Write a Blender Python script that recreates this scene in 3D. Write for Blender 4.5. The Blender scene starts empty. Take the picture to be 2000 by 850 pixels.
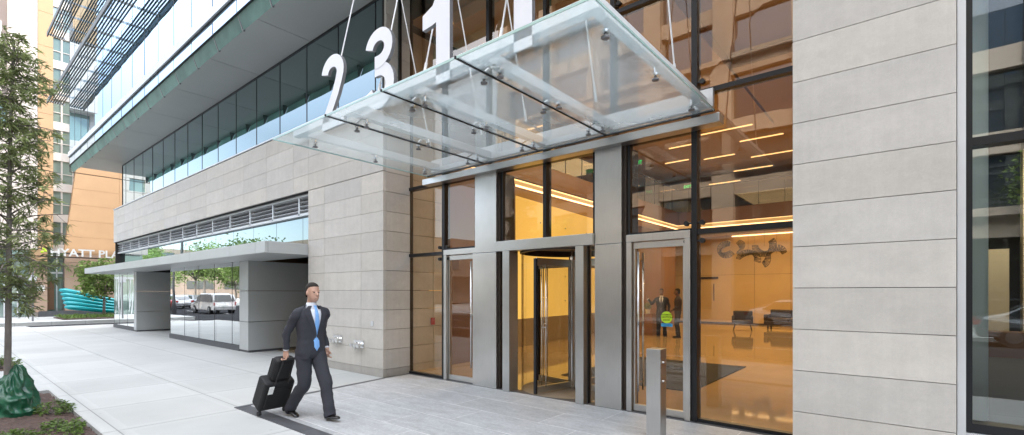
import bpy, math, random
from mathutils import Vector, Matrix, noise as mnoise
random.seed(7)
R = math.radians
scene = bpy.context.scene
col = scene.collection
PI = math.pi

# ------------------------------------------------------------------ helpers
def rand(a, b): return random.uniform(a, b)

class MB:
    """collects shapes that become ONE mesh object"""
    def __init__(s): s.v = []; s.f = []; s.sh = []; s.mi = []; s.cur = 0
    def face(s, idx, sh=1.0): s.f.append(tuple(idx)); s.sh.append(sh); s.mi.append(s.cur)
    def add(s, pts): n = len(s.v); s.v.extend([tuple(p) for p in pts]); return n
    def quad(s, a, b, c, d, sh=1.0):
        n = s.add([a, b, c, d]); s.face((n, n+1, n+2, n+3), sh); return s
    def box(s, x0, y0, z0, x1, y1, z1, sh=1.0):
        x0, x1 = min(x0, x1), max(x0, x1); y0, y1 = min(y0, y1), max(y0, y1); z0, z1 = min(z0, z1), max(z0, z1)
        n = s.add([(x0,y0,z0),(x1,y0,z0),(x1,y1,z0),(x0,y1,z0),(x0,y0,z1),(x1,y0,z1),(x1,y1,z1),(x0,y1,z1)])
        for q in ((0,3,2,1),(4,5,6,7),(0,1,5,4),(1,2,6,5),(2,3,7,6),(3,0,4,7)): s.face([n+i for i in q], sh)
        return s
    def obox(s, c, ax, ay, az, sh=1.0):
        """oriented box: centre and three half-axis vectors"""
        c, ax, ay, az = Vector(c), Vector(ax), Vector(ay), Vector(az)
        n = s.add([c-ax-ay-az, c+ax-ay-az, c+ax+ay-az, c-ax+ay-az, c-ax-ay+az, c+ax-ay+az, c+ax+ay+az, c-ax+ay+az])
        for q in ((0,3,2,1),(4,5,6,7),(0,1,5,4),(1,2,6,5),(2,3,7,6),(3,0,4,7)): s.face([n+i for i in q], sh)
        return s
    def path(s, pts, rad, n=10, cap=True, sh=1.0, flat=1.0):
        pts = [Vector(p) for p in pts]
        if not hasattr(rad, '__len__'): rad = [rad]*len(pts)
        prev = None; rings = []
        for i, p in enumerate(pts):
            t = (pts[min(i+1, len(pts)-1)] - pts[max(i-1, 0)]).normalized()
            if prev is None:
                u = t.orthogonal().normalized()
                if abs(t.z) < .99: u = t.cross(Vector((0,0,1))).normalized()
            else:
                u = (prev - t*prev.dot(t)).normalized()
            prev = u; w = t.cross(u)
            rings.append([p + (u*math.cos(2*PI*k/n) + w*math.sin(2*PI*k/n)*flat)*rad[i] for k in range(n)])
        s.loft(rings, cap, sh); return s
    def tube(s, a, b, r, r2=None, n=10, sh=1.0): return s.path([a, b], [r, r if r2 is None else r2], n, True, sh)
    def loft(s, rings, cap=True, sh=1.0):
        n = len(rings[0]); b = [s.add(r) for r in rings]
        for i in range(len(rings)-1):
            for k in range(n):
                k2 = (k+1) % n
                s.face((b[i]+k, b[i]+k2, b[i+1]+k2, b[i+1]+k), sh)
        if cap:
            s.face([b[0]+k for k in range(n)][::-1], sh); s.face([b[-1]+k for k in range(n)], sh)
        return s
    def prism(s, poly, fn, lo, hi, sh=1.0):
        """extrude a 2D polygon: fn(u, v, w) -> point"""
        n = len(poly)
        a = s.add([fn(u, v, lo) for u, v in poly]); b = s.add([fn(u, v, hi) for u, v in poly])
        s.face([a+i for i in range(n)][::-1], sh); s.face([b+i for i in range(n)], sh)
        for i in range(n):
            j = (i+1) % n; s.face((a+i, a+j, b+j, b+i), sh)
        return s
    def ball(s, c, rx, ry=None, rz=None, n=12, m=8, sh=1.0):
        ry = rx if ry is None else ry; rz = rx if rz is None else rz
        rings = []
        for i in range(1, m):
            a = PI*i/m
            rings.append([(c[0]+rx*math.sin(a)*math.cos(2*PI*k/n), c[1]+ry*math.sin(a)*math.sin(2*PI*k/n), c[2]-rz*math.cos(a)) for k in range(n)])
        return s.loft(rings, True, sh)
    def build(s, name, mat, parent=None, world=True, smooth=False, bevel=0, kind=None):
        me = bpy.data.meshes.new(name)
        off = Vector((0,0,0)); p = parent
        if world:
            while p is not None: off += p.location; p = p.parent
        me.from_pydata([tuple(Vector(v)-off) for v in s.v], [], s.f)
        mats = mat if isinstance(mat, (list, tuple)) else [mat]
        for m in mats: me.materials.append(m)
        if len(mats) > 1: me.polygons.foreach_set('material_index', s.mi)
        at = me.attributes.new('shade', 'FLOAT', 'FACE'); at.data.foreach_set('value', s.sh)
        if smooth: me.polygons.foreach_set('use_smooth', [True]*len(s.f))
        me.update(); me.validate()
        o = bpy.data.objects.new(name, me); col.objects.link(o)
        if parent: o.parent = parent
        if kind: o['kind'] = kind
        if bevel:
            b = o.modifiers.new('bevel', 'BEVEL'); b.width = bevel; b.segments = 2; b.limit_method = 'ANGLE'
        return o

def thing(name, label, cat, loc=(0,0,0), rz=0, group=None):
    o = bpy.data.objects.new(name, None); col.objects.link(o)
    o.empty_display_size = .1; o.location = loc; o.rotation_euler = (0,0,rz)
    o['label'] = label; o['category'] = cat
    if group: o['group'] = group
    return o
def tag(o, label, cat, group=None):
    o['label'] = label; o['category'] = cat
    if group: o['group'] = group
    return o
def copy_tree(o, parent=None):
    c = o.copy(); col.objects.link(c)
    if parent: c.parent = parent
    for ch in list(o.children): copy_tree(ch, c)
    return c
def text_mb(txt, size, depth, bold=0.0):
    """built-in font text -> MB in the XY plane, centred; caller maps the points"""
    cu = bpy.data.curves.new('lettering', 'FONT'); cu.body = txt; cu.size = size; cu.extrude = depth/2; cu.offset = bold
    cu.align_x = 'CENTER'; cu.align_y = 'CENTER'; cu.resolution_u = 3
    ob = bpy.data.objects.new('lettering', cu); col.objects.link(ob)
    dg = bpy.context.evaluated_depsgraph_get()
    me = bpy.data.meshes.new_from_object(ob.evaluated_get(dg))
    mb = MB(); mb.v = [tuple(v.co) for v in me.vertices]
    for p in me.polygons: mb.face(p.vertices)
    bpy.data.objects.remove(ob); bpy.data.curves.remove(cu); bpy.data.meshes.remove(me)
    return mb
def mapv(mb, fn): mb.v = [tuple(fn(*v)) for v in mb.v]; return mb

def each(name, mbs, m, parent, **k):
    return [mb.build(name, m, parent, **k) for mb in mbs]
# ------------------------------------------------------------------ materials
def nt_new(name):
    m = bpy.data.materials.new(name); m.use_nodes = True; m.node_tree.nodes.clear()
    return m, m.node_tree.nodes, m.node_tree.links
def math_n(N, L, op, a, b=None, c=None):
    n = N.new('ShaderNodeMath'); n.operation = op
    for i, x in enumerate((a, b, c)):
        if x is None: continue
        if isinstance(x, (int, float)): n.inputs[i].default_value = x
        else: L.new(x, n.inputs[i])
    return n.outputs[0]
def mixc(N, L, f, a, b, mode='MIX'):
    n = N.new('ShaderNodeMix'); n.data_type = 'RGBA'; n.blend_type = mode
    for sock, x in ((n.inputs[0], f), (n.inputs[6], a), (n.inputs[7], b)):
        if isinstance(x, (int, float)): sock.default_value = x
        elif isinstance(x, (tuple, list)): sock.default_value = (*x[:3], 1)
        else: L.new(x, sock)
    return n.outputs[2]
def noise_n(N, L, scale, detail=4, vec=None, rough=.55, stretch=None):
    t = N.new('ShaderNodeTexNoise'); t.inputs['Scale'].default_value = scale; t.inputs['Detail'].default_value = detail
    t.inputs['Roughness'].default_value = rough
    if vec is None:
        tc = N.new('ShaderNodeTexCoord'); vec = tc.outputs['Object']
    if stretch:
        mp = N.new('ShaderNodeMapping'); mp.inputs['Scale'].default_value = stretch; L.new(vec, mp.inputs[0]); vec = mp.outputs[0]
    L.new(vec, t.inputs['Vector']); return t.outputs['Fac']
def mat(name, base, rough=.6, metal=0.0, var=.12, nscale=2.0, bump=0.0, bscale=60, attr=False, stretch=None, spec=.5, coat=0, fine=0.0, sheen=0, trans=0):
    m, N, L = nt_new(name)
    out = N.new('ShaderNodeOutputMaterial'); b = N.new('ShaderNodeBsdfPrincipled')
    L.new(b.outputs[0], out.inputs[0])
    b.inputs['Metallic'].default_value = metal; b.inputs['Specular IOR Level'].default_value = spec
    b.inputs['Coat Weight'].default_value = coat; b.inputs['Sheen Weight'].default_value = sheen
    f = noise_n(N, L, nscale, 5, stretch=stretch)
    mr = N.new('ShaderNodeMapRange'); mr.inputs[1].default_value = .3; mr.inputs[2].default_value = .7
    mr.inputs[3].default_value = 1-var; mr.inputs[4].default_value = 1+var; L.new(f, mr.inputs[0])
    val = mr.outputs[0]
    if fine:
        ff = noise_n(N, L, bscale, 3)
        mr2 = N.new('ShaderNodeMapRange'); mr2.inputs[1].default_value = .25; mr2.inputs[2].default_value = .75
        mr2.inputs[3].default_value = 1-fine; mr2.inputs[4].default_value = 1+fine; L.new(ff, mr2.inputs[0])
        val = math_n(N, L, 'MULTIPLY', val, mr2.outputs[0])
    if attr:
        a = N.new('ShaderNodeAttribute'); a.attribute_name = 'shade'
        val = math_n(N, L, 'MULTIPLY', val, a.outputs['Fac'])
    c = mixc(N, L, 1.0, base, (1,1,1), 'MULTIPLY')
    vm = N.new('ShaderNodeVectorMath'); vm.operation = 'SCALE'; L.new(c, vm.inputs[0]); L.new(val, vm.inputs['Scale'])
    L.new(vm.outputs[0], b.inputs['Base Color'])
    mr3 = N.new('ShaderNodeMapRange'); mr3.inputs[3].default_value = max(0, rough*.85); mr3.inputs[4].default_value = min(1, rough*1.15)
    L.new(f, mr3.inputs[0]); L.new(mr3.outputs[0], b.inputs['Roughness'])
    if bump:
        bn = N.new('ShaderNodeBump'); bn.inputs['Strength'].default_value = bump; bn.inputs['Distance'].default_value = .01
        L.new(noise_n(N, L, bscale, 4, stretch=stretch), bn.inputs['Height']); L.new(bn.outputs[0], b.inputs['Normal'])
    if trans:
        tb = N.new('ShaderNodeBsdfTranslucent'); L.new(vm.outputs[0], tb.inputs[0])
        ms = N.new('ShaderNodeMixShader'); ms.inputs[0].default_value = trans
        L.new(b.outputs[0], ms.inputs[1]); L.new(tb.outputs[0], ms.inputs[2]); L.new(ms.outputs[0], out.inputs[0])
    return m
def emit(name, colr, strength, base=None):
    m, N, L = nt_new(name); out = N.new('ShaderNodeOutputMaterial'); e = N.new('ShaderNodeEmission')
    e.inputs[0].default_value = (*colr, 1); e.inputs[1].default_value = strength
    if base is not None:     # an uneven backlit panel
        f = noise_n(N, L, .35, 2)
        mr = N.new('ShaderNodeMapRange'); mr.inputs[1].default_value = .3; mr.inputs[2].default_value = .7
        mr.inputs[3].default_value = strength*(1-base); mr.inputs[4].default_value = strength*(1+base)
        L.new(f, mr.inputs[0]); L.new(mr.outputs[0], e.inputs[1])
    L.new(e.outputs[0], out.inputs[0]); return m
def fres(N, L, ior=1.5):
    g = N.new('ShaderNodeNewGeometry'); fr = N.new('ShaderNodeFresnel')
    mr = N.new('ShaderNodeMapRange'); mr.inputs[3].default_value = ior; mr.inputs[4].default_value = 1/ior
    L.new(g.outputs['Backfacing'], mr.inputs[0]); L.new(mr.outputs[0], fr.inputs[0])
    return fr
def glass(name, tint, refl=(1,1,1), gain=2.0, bias=.02, haze=0.0, hazec=(.8,.85,.86), wav=0.0, ior=1.5, frit=False):
    """thin single-sheet glazing: see-through plus Fresnel mirror"""
    m, N, L = nt_new(name); out = N.new('ShaderNodeOutputMaterial')
    t = N.new('ShaderNodeBsdfTransparent'); t.inputs[0].default_value = (*tint, 1)
    g = N.new('ShaderNodeBsdfGlossy'); g.inputs['Roughness'].default_value = 0.0; g.inputs[0].default_value = (*refl, 1)
    fr = fres(N, L, ior)
    f = math_n(N, L, 'MULTIPLY_ADD', fr.outputs[0], gain, bias); f = math_n(N, L, 'MINIMUM', f, .95)
    if wav:
        bn = N.new('ShaderNodeBump'); bn.inputs['Strength'].default_value = wav; bn.inputs['Distance'].default_value = .05
        L.new(noise_n(N, L, .9, 1), bn.inputs['Height']); L.new(bn.outputs[0], g.inputs['Normal'])
    base = t.outputs[0]
    if haze:
        d = N.new('ShaderNodeBsdfDiffuse'); d.inputs[0].default_value = (*hazec, 1)
        tl = N.new('ShaderNodeBsdfTranslucent'); tl.inputs[0].default_value = (*hazec, 1)
        a = N.new('ShaderNodeMixShader'); L.new(d.outputs[0], a.inputs[1]); L.new(tl.outputs[0], a.inputs[2]); a.inputs[0].default_value = .5
        ms = N.new('ShaderNodeMixShader')
        hz = noise_n(N, L, 3, 4, stretch=(1, .25, 1))
        mr = N.new('ShaderNodeMapRange'); mr.inputs[1].default_value = .25; mr.inputs[2].default_value = .75
        mr.inputs[3].default_value = haze*.95; mr.inputs[4].default_value = haze*1.05; L.new(hz, mr.inputs[0])
        L.new(mr.outputs[0], ms.inputs[0]); L.new(base, ms.inputs[1]); L.new(a.outputs[0], ms.inputs[2]); base = ms.outputs[0]
    mx = N.new('ShaderNodeMixShader'); L.new(f, mx.inputs[0]); L.new(base, mx.inputs[1]); L.new(g.outputs[0], mx.inputs[2])
    L.new(mx.outputs[0], out.inputs[0]); return m
def mirror_glass(name, body, refl=(.9,.97,1), gain=2.2, bias=.12, wav=.02):
    """reflective coated glazing in front of a dark room, opaque"""
    m, N, L = nt_new(name); out = N.new('ShaderNodeOutputMaterial')
    d = N.new('ShaderNodeBsdfDiffuse')
    f0 = noise_n(N, L, .6, 2)
    L.new(mixc(N, L, f0, tuple(c*.7 for c in body), tuple(c*1.3 for c in body)), d.inputs[0])
    g = N.new('ShaderNodeBsdfGlossy'); g.inputs['Roughness'].default_value = .005; g.inputs[0].default_value = (*refl, 1)
    fr = fres(N, L, 1.5); f = math_n(N, L, 'MULTIPLY_ADD', fr.outputs[0], gain, bias); f = math_n(N, L, 'MINIMUM', f, .92)
    if wav:
        bn = N.new('ShaderNodeBump'); bn.inputs['Strength'].default_value = wav; bn.inputs['Distance'].default_value = .05
        L.new(noise_n(N, L, .8, 1), bn.inputs['Height']); L.new(bn.outputs[0], g.inputs['Normal'])
    mx = N.new('ShaderNodeMixShader'); L.new(f, mx.inputs[0]); L.new(d.outputs[0], mx.inputs[1]); L.new(g.outputs[0], mx.inputs[2])
    L.new(mx.outputs[0], out.inputs[0]); return m

def concrete_walk(name):
    m, N, L = nt_new(name); out = N.new('ShaderNodeOutputMaterial'); b = N.new('ShaderNodeBsdfPrincipled'); L.new(b.outputs[0], out.inputs[0])
    tc = N.new('ShaderNodeTexCoord'); sp = N.new('ShaderNodeSeparateXYZ'); L.new(tc.outputs['Object'], sp.inputs[0])
    X, Y = sp.outputs[0], sp.outputs[1]
    PX, PY, OX, OY = 1.56, 1.40, 10.4+1.56*40, -1.43+1.4*40
    u = math_n(N, L, 'DIVIDE', math_n(N, L, 'ADD', X, OX), PX); v = math_n(N, L, 'DIVIDE', math_n(N, L, 'ADD', Y, OY), PY)
    fu, fv = math_n(N, L, 'FRACT', u), math_n(N, L, 'FRACT', v)
    iu, iv = math_n(N, L, 'FLOOR', u), math_n(N, L, 'FLOOR', v)
    cb = N.new('ShaderNodeCombineXYZ'); L.new(iu, cb.inputs[0]); L.new(iv, cb.inputs[1])
    wn = N.new('ShaderNodeTexWhiteNoise'); wn.noise_dimensions = '3D'; L.new(cb.outputs[0], wn.inputs['Vector'])
    du = math_n(N, L, 'MULTIPLY', math_n(N, L, 'MINIMUM', fu, math_n(N, L, 'SUBTRACT', 1.0, fu)), PX)
    dv = math_n(N, L, 'MULTIPLY', math_n(N, L, 'MINIMUM', fv, math_n(N, L, 'SUBTRACT', 1.0, fv)), PY)
    d = math_n(N, L, 'MINIMUM', du, dv)
    joint = math_n(N, L, 'LESS_THAN', d, .007)
    nb = noise_n(N, L, 7, 3, tc.outputs['Object'])
    dd = math_n(N, L, 'ADD', d, math_n(N, L, 'MULTIPLY', math_n(N, L, 'SUBTRACT', nb, .5), .03))
    band = math_n(N, L, 'LESS_THAN', dd, .12)
    n1 = noise_n(N, L, .7, 5, tc.outputs['Object']); n2 = noise_n(N, L, 160, 3, tc.outputs['Object'])
    nbr = noise_n(N, L, 5, 3, tc.outputs['Object'], stretch=(1, 26, 1))
    val = math_n(N, L, 'ADD', math_n(N, L, 'MULTIPLY', n1, .14), .83)
    val = math_n(N, L, 'ADD', val, math_n(N, L, 'MULTIPLY', wn.outputs['Value'], .09))
    val = math_n(N, L, 'ADD', val, math_n(N, L, 'MULTIPLY', band, .055))
    val = math_n(N, L, 'ADD', val, math_n(N, L, 'MULTIPLY', math_n(N, L, 'SUBTRACT', n2, .5), .10))
    val = math_n(N, L, 'ADD', val, math_n(N, L, 'MULTIPLY', math_n(N, L, 'SUBTRACT', nbr, .5), .09))
    stain = noise_n(N, L, 2.3, 6, tc.outputs['Object'], .7)
    mrs = N.new('ShaderNodeMapRange'); mrs.inputs[1].default_value = .60; mrs.inputs[2].default_value = .78; mrs.inputs[3].default_value = 0; mrs.inputs[4].default_value = .10
    L.new(stain, mrs.inputs[0]); val = math_n(N, L, 'SUBTRACT', val, mrs.outputs[0])
    vo = N.new('ShaderNodeTexVoronoi'); vo.inputs['Scale'].default_value = 1.7; L.new(tc.outputs['Object'], vo.inputs['Vector'])
    spot = math_n(N, L, 'MULTIPLY', math_n(N, L, 'LESS_THAN', vo.outputs['Distance'], .035), .16)
    val = math_n(N, L, 'SUBTRACT', val, spot)
    near = N.new('ShaderNodeMapRange'); near.inputs[1].default_value = .0; near.inputs[2].default_value = .10; near.inputs[3].default_value = .16; near.inputs[4].default_value = 0
    L.new(d, near.inputs[0]); val = math_n(N, L, 'SUBTRACT', val, math_n(N, L, 'MULTIPLY', near.outputs[0], stain))
    big = noise_n(N, L, .35, 4, tc.outputs['Object'], .6)
    val = math_n(N, L, 'ADD', val, math_n(N, L, 'MULTIPLY', math_n(N, L, 'SUBTRACT', big, .5), .22))
    val = math_n(N, L, 'MULTIPLY', val, math_n(N, L, 'SUBTRACT', 1.0, math_n(N, L, 'MULTIPLY', joint, .45)))
    vm = N.new('ShaderNodeVectorMath'); vm.operation = 'SCALE'; vm.inputs[0].default_value = (.455, .465, .455); L.new(val, vm.inputs['Scale'])
    L.new(vm.outputs[0], b.inputs['Base Color']); b.inputs['Roughness'].default_value = .75
    bn = N.new('ShaderNodeBump'); bn.inputs['Strength'].default_value = .25; bn.inputs['Distance'].default_value = .004
    L.new(math_n(N, L, 'SUBTRACT', n2, joint), bn.inputs['Height']); L.new(bn.outputs[0], b.inputs['Normal'])
    return m
def granite_pave(name):
    m, N, L = nt_new(name); out = N.new('ShaderNodeOutputMaterial'); b = N.new('ShaderNodeBsdfPrincipled'); L.new(b.outputs[0], out.inputs[0])
    tc = N.new('ShaderNodeTexCoord')
    br = N.new('ShaderNodeTexBrick'); L.new(tc.outputs['Object'], br.inputs['Vector'])
    br.inputs['Scale'].default_value = 1.0; br.inputs['Brick Width'].default_value = 1.52; br.inputs['Row Height'].default_value = .61
    br.inputs['Mortar Size'].default_value = .005; br.inputs['Mortar Smooth'].default_value = .2; br.offset = .37; br.offset_frequency = 2
    br.inputs['Color1'].default_value = (.36,.37,.38,1); br.inputs['Color2'].default_value = (.43,.44,.45,1); br.inputs['Mortar'].default_value = (.68,.68,.67,1)
    n1 = noise_n(N, L, 220, 2, tc.outputs['Object']); n2 = noise_n(N, L, 2.2, 6, tc.outputs['Object'], .75, stretch=(1, 3.2, 1))
    n3 = noise_n(N, L, 28, 5, tc.outputs['Object'], .7)
    val = math_n(N, L, 'ADD', math_n(N, L, 'MULTIPLY', math_n(N, L, 'SUBTRACT', n1, .5), .55), 1.0)
    val = math_n(N, L, 'ADD', val, math_n(N, L, 'MULTIPLY', math_n(N, L, 'SUBTRACT', n2, .5), 1.0))
    val = math_n(N, L, 'ADD', val, math_n(N, L, 'MULTIPLY', math_n(N, L, 'SUBTRACT', n3, .5), .75))
    vm = N.new('ShaderNodeVectorMath'); vm.operation = 'SCALE'; L.new(br.outputs['Color'], vm.inputs[0]); L.new(val, vm.inputs['Scale'])
    L.new(vm.outputs[0], b.inputs['Base Color']); b.inputs['Roughness'].default_value = .55
    bn = N.new('ShaderNodeBump'); bn.inputs['Strength'].default_value = .2; bn.inputs['Distance'].default_value = .003
    L.new(n1, bn.inputs['Height']); L.new(bn.outputs[0], b.inputs['Normal'])
    return m
def stone_mat(name, base):
    """limestone veneer: each panel its own tone, faint mottling and streaks"""
    m, N, L = nt_new(name); out = N.new('ShaderNodeOutputMaterial'); b = N.new('ShaderNodeBsdfPrincipled'); L.new(b.outputs[0], out.inputs[0])
    tc = N.new('ShaderNodeTexCoord'); a = N.new('ShaderNodeAttribute'); a.attribute_name = 'shade'
    sh = N.new('ShaderNodeVectorMath'); sh.operation = 'SCALE'
    cx = N.new('ShaderNodeCombineXYZ')
    for i in range(3): L.new(math_n(N, L, 'MULTIPLY', a.outputs['Fac'], 37.0*(i+1)), cx.inputs[i])
    vv = N.new('ShaderNodeVectorMath'); L.new(tc.outputs['Object'], vv.inputs[0]); L.new(cx.outputs[0], vv.inputs[1])
    V = vv.outputs[0]
    n1 = noise_n(N, L, 2.6, 7, V, .65, stretch=(.8,.8,1.6)); n2 = noise_n(N, L, 90, 3, V); n3 = noise_n(N, L, 14, 6, V, .75)
    ve = noise_n(N, L, 5, 8, V, .8)
    mr = N.new('ShaderNodeMapRange'); mr.inputs[1].default_value = .50; mr.inputs[2].default_value = .535; mr.inputs[3].default_value = 0; mr.inputs[4].default_value = 1
    L.new(ve, mr.inputs[0]); vein = math_n(N, L, 'MULTIPLY', mr.outputs[0], math_n(N, L, 'SUBTRACT', 1.0, mr.outputs[0]))
    val = math_n(N, L, 'ADD', math_n(N, L, 'MULTIPLY', math_n(N, L, 'SUBTRACT', n1, .5), .34), 1.0)
    val = math_n(N, L, 'ADD', val, math_n(N, L, 'MULTIPLY', math_n(N, L, 'SUBTRACT', n2, .5), .14))
    val = math_n(N, L, 'ADD', val, math_n(N, L, 'MULTIPLY', math_n(N, L, 'SUBTRACT', n3, .5), .20))
    val = math_n(N, L, 'ADD', val, math_n(N, L, 'MULTIPLY', vein, .22))
    n4 = noise_n(N, L, 1.0, 5, tc.outputs['Object'], .7, stretch=(9, 9, .35))
    val = math_n(N, L, 'ADD', val, math_n(N, L, 'MULTIPLY', math_n(N, L, 'SUBTRACT', n4, .5), .22))
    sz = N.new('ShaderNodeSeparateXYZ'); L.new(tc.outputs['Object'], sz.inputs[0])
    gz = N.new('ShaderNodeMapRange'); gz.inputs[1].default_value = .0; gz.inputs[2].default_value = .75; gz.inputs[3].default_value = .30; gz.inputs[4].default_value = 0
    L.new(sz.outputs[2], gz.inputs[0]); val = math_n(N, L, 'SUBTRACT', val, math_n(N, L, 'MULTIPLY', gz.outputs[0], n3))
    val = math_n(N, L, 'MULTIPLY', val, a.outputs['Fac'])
    wnp = N.new('ShaderNodeTexWhiteNoise'); wnp.noise_dimensions = '1D'; L.new(math_n(N, L, 'MULTIPLY', a.outputs['Fac'], 991.0), wnp.inputs['W'])
    warm = mixc(N, L, wnp.outputs['Value'], (base[0]*1.008, base[1]*1.0, base[2]*.985), (base[0]*.985, base[1]*.995, base[2]*1.02))
    vm = N.new('ShaderNodeVectorMath'); vm.operation = 'SCALE'; L.new(warm, vm.inputs[0]); L.new(val, vm.inputs['Scale'])
    L.new(vm.outputs[0], b.inputs['Base Color']); b.inputs['Roughness'].default_value = .7
    bn = N.new('ShaderNodeBump'); bn.inputs['Strength'].default_value = .15; bn.inputs['Distance'].default_value = .004
    L.new(n3, bn.inputs['Height']); L.new(bn.outputs[0], b.inputs['Normal'])
    return m
def brushed(name, base, rough=.32, vert=True):
    m, N, L = nt_new(name); out = N.new('ShaderNodeOutputMaterial'); b = N.new('ShaderNodeBsdfPrincipled'); L.new(b.outputs[0], out.inputs[0])
    b.inputs['Metallic'].default_value = 1.0
    st = (60, 60, 1.2) if vert else (1.2, 1.2, 60)
    f = noise_n(N, L, 4, 4, stretch=st); g = noise_n(N, L, 1.1, 3)
    val = math_n(N, L, 'ADD', math_n(N, L, 'MULTIPLY', math_n(N, L, 'SUBTRACT', f, .5), .22), 1.0)
    val = math_n(N, L, 'ADD', val, math_n(N, L, 'MULTIPLY', math_n(N, L, 'SUBTRACT', g, .5), .55))
    vm = N.new('ShaderNodeVectorMath'); vm.operation = 'SCALE'; vm.inputs[0].default_value = base; L.new(val, vm.inputs['Scale'])
    L.new(vm.outputs[0], b.inputs['Base Color'])
    L.new(math_n(N, L, 'ADD', math_n(N, L, 'MULTIPLY', f, .12), rough-.06), b.inputs['Roughness'])
    bn = N.new('ShaderNodeBump'); bn.inputs['Strength'].default_value = .03; bn.inputs['Distance'].default_value = .001
    L.new(f, bn.inputs['Height']); L.new(bn.outputs[0], b.inputs['Normal'])
    return m

M = {}
M['walk'] = concrete_walk('concrete sidewalk'); M['granite'] = granite_pave('granite paving')
M['dgranite'] = mat('dark granite', (.075,.078,.085), .5, var=.2, nscale=6, bscale=200, fine=.35)
M['kerb'] = mat('kerb concrete', (.42,.41,.39), .8, var=.12, bscale=120, fine=.15)
M['asphalt'] = mat('asphalt', (.045,.046,.05), .95, spec=.0, var=.2, nscale=.8, bump=.3, bscale=180, fine=.3)
M['roadpaint'] = mat('road paint', (.72,.72,.70), .7, var=.12, nscale=5)
M['stone'] = stone_mat('limestone', (.535,.51,.47))
M['backer'] = mat('joint shadow', (.03,.03,.03), .9)
M['steel'] = brushed('brushed stainless', (.55,.545,.53), .30)
M['steelh'] = brushed('brushed stainless across', (.54,.54,.525), .33, False)
M['chrome'] = mat('polished steel', (.75,.75,.75), .12, 1.0, var=.05)
M['alu'] = mat('grey metal panel', (.49,.505,.505), .42, .25, var=.05, nscale=.7, attr=True)
M['alulite'] = mat('light metal trim', (.62,.64,.66), .4, .3, var=.05)
M['whitemetal'] = mat('white painted steel', (.78,.79,.80), .35, .0, var=.04)
M['black'] = mat('black frame', (.012,.013,.016), .35, .2, var=.1)
M['darkmetal'] = mat('dark bronze metal', (.06,.045,.038), .4, .5, var=.1)
M['gasket'] = mat('black gasket', (.008,.008,.009), .5)
M['shademetal'] = mat('grey-green shade metal', (.11,.115,.11), .5, .2, var=.06)
M['soffit'] = mat('soffit metal panel', (.54,.56,.55), .45, .15, var=.05, nscale=.5, attr=True)
M['spandrel'] = mat('green spandrel', (.26,.47,.42), .35, .0, var=.25, nscale=1.5, attr=True, spec=.3, trans=.55)
M['upglass'] = mirror_glass('upper glazing', (.10,.15,.17), (.68,.84,.95), 2.0, .42, .05)
M['bandglass'] = mirror_glass('dark band glazing', (.021,.034,.030), (.74,.88,.92), 2.2, .14, .04)
M['retailglass'] = glass('storefront glazing', (.42,.45,.43), (.97,1,1), 2.2, .30, wav=.035)
M['lobbyglass'] = glass('lobby glazing', (.97,.90,.81), (1,.95,.9), 1.6, .015, wav=.012)
M['lobbyupper'] = glass('upper lobby glazing', (.88,.78,.66), (1,.88,.74), 2.3, .06, wav=.02)
M['doorglass'] = glass('door glazing', (.95,.93,.88), (1,1,1), 1.5, .0)
M['winglass'] = glass('window glazing', (.84,.88,.86), (.95,1,1), 1.9, .13, wav=.012)
M['canopyglass'] = glass('canopy glass', (.93,.97,.965), (1,1,1), 1.3, .01, haze=.35, hazec=(.78,.94,.99))
M['glassedge'] = mat('green glass edge', (.45,.66,.62), .2, var=.05, coat=.5)
M['number'] = mat('white numeral face', (.80,.80,.84), .35, var=.02)
M['numside'] = mat('numeral return', (.22,.22,.23), .4, .4, var=.05)
M['mulch'] = mat('bark mulch', (.085,.055,.045), .95, var=.45, nscale=30, bump=1.0, bscale=90, fine=.5)
M['bark'] = mat('tree bark', (.17,.15,.135), .9, var=.25, nscale=12, bump=.8, bscale=40, stretch=(1,1,.4))
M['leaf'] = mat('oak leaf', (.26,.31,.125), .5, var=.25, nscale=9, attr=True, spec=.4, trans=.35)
M['leafy'] = mat('shrub leaf', (.13,.21,.045), .5, var=.25, nscale=9, attr=True, trans=.35)
M['leafd'] = mat('far leaf', (.17,.25,.06), .6, var=.3, nscale=2, attr=True, trans=.3)
M['bag'] = mat('green plastic tarp', (.006,.075,.036), .36, var=.3, nscale=7, bump=.6, bscale=11, coat=.25)
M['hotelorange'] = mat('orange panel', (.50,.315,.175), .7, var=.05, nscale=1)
M['hoteltan'] = mat('tan panel', (.42,.29,.21), .7, var=.06, nscale=1)
M['hotelcream'] = mat('cream panel', (.62,.55,.51), .7, var=.05, nscale=1)
M['hotelwhite'] = mat('white spandrel', (.75,.71,.66), .6, var=.04)
M['hotelglass'] = mirror_glass('hotel glazing', (.22,.30,.27), (.9,1,.95), 1.3, .16)
M['teal'] = mat('teal glossy shell', (.0,.33,.37), .22, .1, var=.06, coat=.5)
M['white'] = mat('white paint', (.82,.82,.80), .45, var=.03)
M['oppstone'] = mat('opposite stone', (.47,.40,.33), .8, var=.08, nscale=.6)
M['oppdark'] = mat('opposite dark stone', (.30,.23,.18), .8, var=.1, nscale=.6)
M['oppglass'] = mirror_glass('opposite glazing', (.03,.035,.04), (.9,.95,1), 1.5, .15)
M['lobbyfloor'] = mat('polished stone floor', (.50,.37,.21), .05, var=.10, nscale=.9, spec=.7)
M['lobbywall'] = mat('maple panel', (.55,.385,.19), .45, var=.06, nscale=.8, attr=True)
M['lobbybrown'] = mat('walnut panel', (.20,.105,.055), .45, var=.12, nscale=1.2, stretch=(1,1,.2))
M['wains'] = mat('taupe wainscot', (.27,.22,.165), .6, var=.08, nscale=8)
M['ceil'] = mat('lobby ceiling', (.50,.37,.26), .8, var=.03)
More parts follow.
